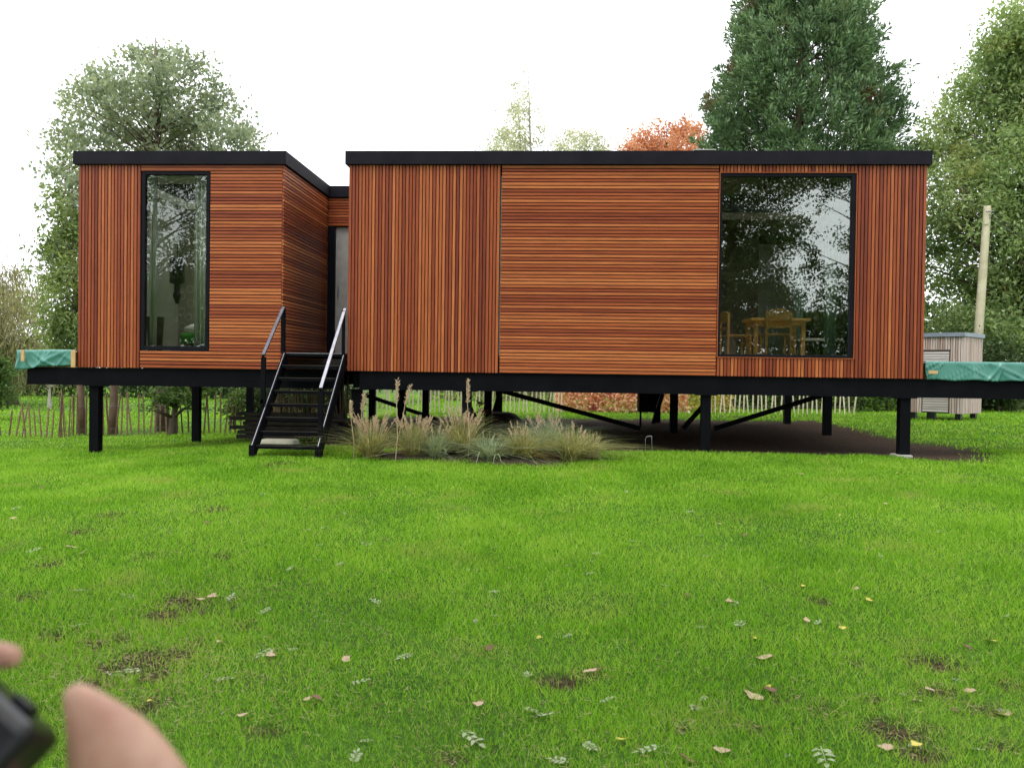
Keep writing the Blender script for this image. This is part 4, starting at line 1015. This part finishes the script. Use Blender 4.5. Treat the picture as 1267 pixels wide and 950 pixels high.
tag(link('lawn_grass', mesh_np('lawn_grass', Vg, np.arange(len(Vg)).reshape(-1, 3)), 'lawn'), 'short bright green lawn grass', 'grass', kind='stuff')
r = np.random.default_rng(84)
dc = []
for cx_, cy_, rx_, ry_ in SPOTS:
    k = int(40+500*min(.6, rx_*ry_)); dc.append(np.stack([r.normal(cx_, rx_*.9, k), r.normal(cy_, ry_*.9, k)], -1))
u = r.random(16000); yy = 2.6+u*u*10.2; xx = -.057*yy+(r.random(16000)*2-1)*(.62*yy); kk = vnoise(xx, yy, 1.2, 33) > .42; xx = xx[kk]; yy = yy[kk]; dc.append(np.stack([xx, yy], -1))
q = gnd(150, 835); dc.append(np.stack([r.normal(q[0], .6, 3000), r.normal(q[1], .45, 3000)], -1)); q = gnd(235, 745); dc.append(np.stack([r.normal(q[0], .4, 900), r.normal(q[1], .4, 900)], -1))
q = gnd(130, 655); dc.append(np.stack([r.normal(q[0], 1.5, 700), r.normal(q[1], .8, 700)], -1))
dc = np.concatenate(dc); dc = dc[(dc[:, 1] > 2.2) & (dc[:, 1] < 12.9)]; n = len(dc)
c3 = np.stack([dc[:, 0], dc[:, 1], g(dc[:, 0], dc[:, 1])+r.uniform(.005, .03, n)], -1)
d3 = np.stack([r.normal(0,1,n), r.normal(0,1,n), r.normal(.15,.25,n)], -1)
tag(link('dry_thatch', quads_mesh('dry_thatch', leaf_quads(c3, .038, .0034, r, 0, d3, .05)), 'straw'), 'dry straw coloured thatch and clippings scattered in the lawn', 'thatch', kind='stuff')

# ------------------------------------------------------------------ fallen leaves
MT['leafTan'] = simple('dry_tan_leaf', (.36, .22, .13), (.55, .42, .30), 22, .7)
MT['leafBrown'] = simple('brown_leaf', (.10, .045, .025), (.2, .1, .05), 22, .7)
MT['leafSilver'] = simple('silver_underside', (.22, .27, .14), (.40, .43, .28), 22, .6)
MT['leafYellow'] = simple('yellow_leaf', (.55, .42, .05), (.65, .55, .12), 22, .6)
def dead_leaf(seed, mat):
    r_ = random.Random(seed); n_ = 9; V = []; Fc = []
    for i in range(n_+1):
        u = i/n_; x = (u-.5); wv = .30*math.sin(math.pi*min(1, u**.8))**.8*(1+.18*math.sin(u*14+seed)); curl = .30*(u-.45)**2*r_.uniform(.6, 1.2)
        V += [(x, -wv, curl+.16*wv+.05*math.sin(u*6+seed)), (x, 0, curl), (x, wv, curl+.2*wv+.05*math.cos(u*5+seed))]
    for i in range(n_):
        a = 3*i; Fc += [(a, a+3, a+4, a+1), (a+1, a+4, a+5, a+2)]
    V += [(-.5, 0, V[1][2]), (-.52, .015, V[1][2]), (-.75, .03, .1), (-.75, .045, .1)]; k = len(V); Fc.append((k-4, k-3, k-1, k-2))
    me = mesh_np('fallen_leaf', V, Fc, True); me.materials.append(MT[mat]); return me
def sprig(seed):
    r_ = random.Random(seed); V = []; Fc = []
    def lf(cx_, cy_, a, l, w_):
        ca, sa = math.cos(a), math.sin(a); i = len(V)
        for u, v, z in ((0,0,0),(.35,.5,.12),(1,0,.05),(.35,-.5,.12),(.7,.36,.1),(.7,-.36,.1)):
            x, y = u*l, v*w_; V.append((cx_+x*ca-y*sa, cy_+x*sa+y*ca, z*l+r_.uniform(0,.06)))
        Fc.append((i,i+1,i+4,i+2)); Fc.append((i,i+2,i+5,i+3))
    k = r_.randint(3, 5)
    for j in range(k):
        x = -.45+.8*j/k; lf(x, .02, r_.uniform(.7,1.2), .36, .16); lf(x, -.02, -r_.uniform(.7,1.2), .36, .16)
    lf(.3, 0, 0, .38, .17)
    i = len(V); V += [(-.7,-.012,.02),(-.7,.012,.02),(.32,.012,.05),(.32,-.012,.05)]; Fc.append((i,i+1,i+2,i+3))
    me = mesh_np('leaf_sprig', V, Fc); me.materials.append(MT['leafSilver']); return me
tanm = [dead_leaf(i, 'leafTan') for i in range(4)]; brm = [dead_leaf(i+9, 'leafBrown') for i in range(3)]; spm = [sprig(i) for i in range(5)]; yem = [dead_leaf(i+20, 'leafYellow') for i in range(2)]
kinds_ = {'t': (tanm, 'fallen_leaf', 'dry tan leaf curled on the lawn', 'tan fallen leaves', 'leaf'), 'b': (brm, 'fallen_leaf', 'dark brown dead leaf lying in the lawn', 'brown fallen leaves', 'leaf'),
          's': (spm, 'leaf_sprig', 'silvery green leaf sprig lying on the lawn', 'silvery leaf sprigs', 'sprig'), 'y': (yem, 'fallen_leaf', 'yellow fallen leaf on the lawn', 'yellow fallen leaves', 'leaf')}
placed = [('t',945,818,.105),('t',932,866,.11),('t',1238,890,.10),('t',1135,872,.06),('t',428,821,.075),('t',632,706,.07),('t',335,816,.09),('s',328,812,.12),('s',915,775,.14),('s',908,750,.10),('t',903,748,.09),
    ('s',585,920,.15),('s',672,890,.13),('s',660,884,.10),('s',1020,942,.16),('s',730,712,.10),('s',735,688,.12),('s',465,747,.10),('s',500,816,.10),('s',445,847,.10),('s',327,759,.12),('s',160,834,.13),('s',140,838,.11),
    ('s',97,777,.10),('s',157,740,.12),('s',100,733,.08),('s',205,612,.12),('t',88,680,.09),('t',100,688,.09),('s',40,684,.12),('s',84,625,.10),('t',17,644,.09),('s',20,630,.10),('s',278,844,.10),('t',300,890,.06),('t',381,870,.06),
    ('y',655,623,.07),('y',667,793,.05),('y',1225,572,.07),('y',1240,625,.06),('y',1110,587,.06),('y',1225,797,.09),('t',990,588,.09),('b',922,665,.07),('b',1076,683,.07),('s',854,635,.10),('s',866,665,.10),('s',870,690,.12),('s',967,705,.10),
    ('b',850,740,.07),('s',825,728,.10),('s',1012,773,.09),('t',998,771,.07),('y',1042,781,.06),('t',1060,732,.06),('s',1110,724,.09),('b',1197,805,.07),('b',953,858,.07),('y',950,855,.05),('t',1150,858,.07),('b',850,945,.08),('t',893,934,.08),
    ('b',742,832,.07),('t',730,835,.08),('s',652,838,.10),('s',775,610,.09),('s',713,596,.09),('s',657,596,.10),('s',700,635,.09),('s',785,672,.12),('s',783,680,.12),('s',610,680,.09),('t',700,703,.07),('s',612,735,.10),('s',613,765,.10),('s',380,658,.10),('s',395,677,.09),
    ('s',359,706,.10),('s',450,674,.09),('s',455,676,.09),('s',420,700,.08),('b',333,732,.06),('s',400,655,.09),('s',318,610,.12),('s',325,614,.10),('t',245,745,.10),('t',262,742,.10),('s',285,742,.12),('y',186,872,.06),('s',1185,845,.08),('s',860,880,.10),('t',1200,860,.07),
    ('s',690,945,.10),('s',800,932,.12),('y',770,920,.07),('s',440,940,.09),('s',1090,690,.08),('s',1160,660,.09),('b',475,670,.05),('s',750,870,.09),('s',730,928,.09),('t',1095,930,.07),('y',1040,640,.05),('t',1190,700,.06),('s',1245,765,.08)]
r_ = random.Random(5)
for i in range(35):
    py = r_.uniform(585, 940); placed.append((r_.choice('ssstybs'), r_.uniform(10 if py < 790 else 240, 1260), py, r_.uniform(.045, .085)))
for i, (k, px, py, sz_) in enumerate(placed):
    ms, nm, lab, grp, cat = kinds_[k]; P = gnd(px, py)
    o = bpy.data.objects.new(nm, ms[i % len(ms)]); COL.objects.link(o); s_ = sz_*(.78 if k == 's' else .9)
    o.scale = (s_, s_, s_*r_.uniform(.8, 1.2)); o.location = (P[0], P[1], P[2]+(.014 if k == 's' else .02)); o.rotation_euler = (r_.uniform(-.25,.25), r_.uniform(-.25,.25), r_.uniform(0, 6.28))
    tag(o, lab, cat, grp)

# ------------------------------------------------------------------ passer-by's hands with a black camera, close at the lower corner
m, t, o = newmat('skin')
b = t.nodes.new('ShaderNodeBsdfPrincipled'); b.inputs['Roughness'].default_value = .55
tc = t.nodes.new('ShaderNodeTexCoord'); n1 = noise(t, 28, 4, tc.outputs['Object']); r1 = ramp(t, [(.42, .20, .145), (.60, .36, .26)], [.3, .7]); L(t, n1.outputs[0], r1.inputs[0])
L(t, r1.outputs[0], b.inputs['Base Color']); b.inputs['Subsurface Weight'].default_value = .15; b.inputs['Subsurface Radius'].default_value = (.01, .004, .002)
bp = t.nodes.new('ShaderNodeBump'); bp.inputs['Strength'].default_value = .15; bp.inputs['Distance'].default_value = .001
n2 = noise(t, 240, 3, tc.outputs['Object']); L(t, n2.outputs[0], bp.inputs['Height']); L(t, bp.outputs[0], b.inputs['Normal']); L(t, b.outputs[0], o.inputs[0])
MT['skin'] = m
HV = []; HE = []; HR = []
def hv(px, py, d, rpx):
    HV.append(tuple(dep(px, py, d))); HR.append(rpx*d/F); return len(HV)-1
def chain(start, pts):
    p = start
    for q in pts:
        i = hv(*q)
        if p is not None: HE.append((p, i))
        p = i
    return p
roots = []
# hand whose thumb runs along the camera edge
pal = hv(196, 1030, .46, 88); roots.append(pal)
chain(pal, [(150, 950, .455, 70), (122, 900, .45, 43), (100, 866, .447, 23), (84, 848, .446, 11)])
wr = chain(pal, [(262, 1130, .47, 66), (380, 1330, .5, 78), (520, 1560, .56, 92)])
for k in range(4):
    chain(pal, [(120, 1035+k*42, .452+.004*k, 30), (50, 1020+k*42, .455, 22), (5, 1000+k*42, .46, 20), (-25, 975+k*40, .463, 16)])
# other hand: forefinger pointing in over the camera
pal2 = hv(-215, 960, .47, 88); roots.append(pal2)
chain(pal2, [(-130, 868, .468, 34), (-60, 822, .466, 25), (-12, 810, .464, 20), (26, 813, .463, 13)])
chain(pal2, [(-290, 1090, .48, 64), (-400, 1330, .5, 78), (-520, 1560, .56, 92)])
for k in range(3):
    chain(pal2, [(-140, 915+k*40, .475, 28), (-80, 900+k*40, .48, 22), (-45, 915+k*38, .486, 19), (-30, 940+k*36, .49, 16)])
chain(pal2, [(-190, 1030, .455, 44), (-130, 1035, .445, 28), (-80, 1010, .44, 20), (-50, 990, .438, 15)])
me = bpy.data.meshes.new('person'); me.from_pydata(HV, HE, []); me.update()
ho = link('person', me, 'skin'); tag(ho, 'bare hands of a person reaching in with thumb and forefinger around a black camera', 'person')
sk_ = ho.modifiers.new('skin', 'SKIN'); sk_.use_smooth_shade = True
lay = me.skin_vertices[0].data if me.skin_vertices else None
if lay is None:
    bm = bmesh.new(); bm.from_mesh(me); bm.verts.layers.skin.verify(); bm.to_mesh(me); bm.free(); lay = me.skin_vertices[0].data
for i, v in enumerate(lay): v.radius = (HR[i], HR[i]); v.use_root = i in roots
ss = ho.modifiers.new('sub', 'SUBSURF'); ss.levels = 2; ss.render_levels = 2
# camera body held between them
A = Vector(dep(64, 908, .44)); C_ = Vector(dep(-40, 812, .455)); D_ = Vector(dep(34, 965, .43))
ux = (C_-A).normalized(); uy = (D_-A); uy = (uy-ux*uy.dot(ux)).normalized(); uz = ux.cross(uy)
cb_ = thing('black_camera', 'black compact camera held between the two hands', 'camera', A)
cb_.matrix_world = Matrix.Translation(A) @ Matrix((ux, uy, uz)).transposed().to_4x4()
B('camera_body', 'black', cb_, 0, .105, 0, .062, -.02, .02, bevel=.006)
B('screen', 'black', cb_, .02, .085, .008, .054, .0202, .0225, bevel=.001); B('shutter_button', 'black', cb_, .015, .027, -.004, -.0002, -.006, .006, bevel=.001)
MB().tube([(.055,.031,-.0205),(.055,.031,-.035)], [.022,.02], 20).build('lens_barrel', 'black', cb_, True)
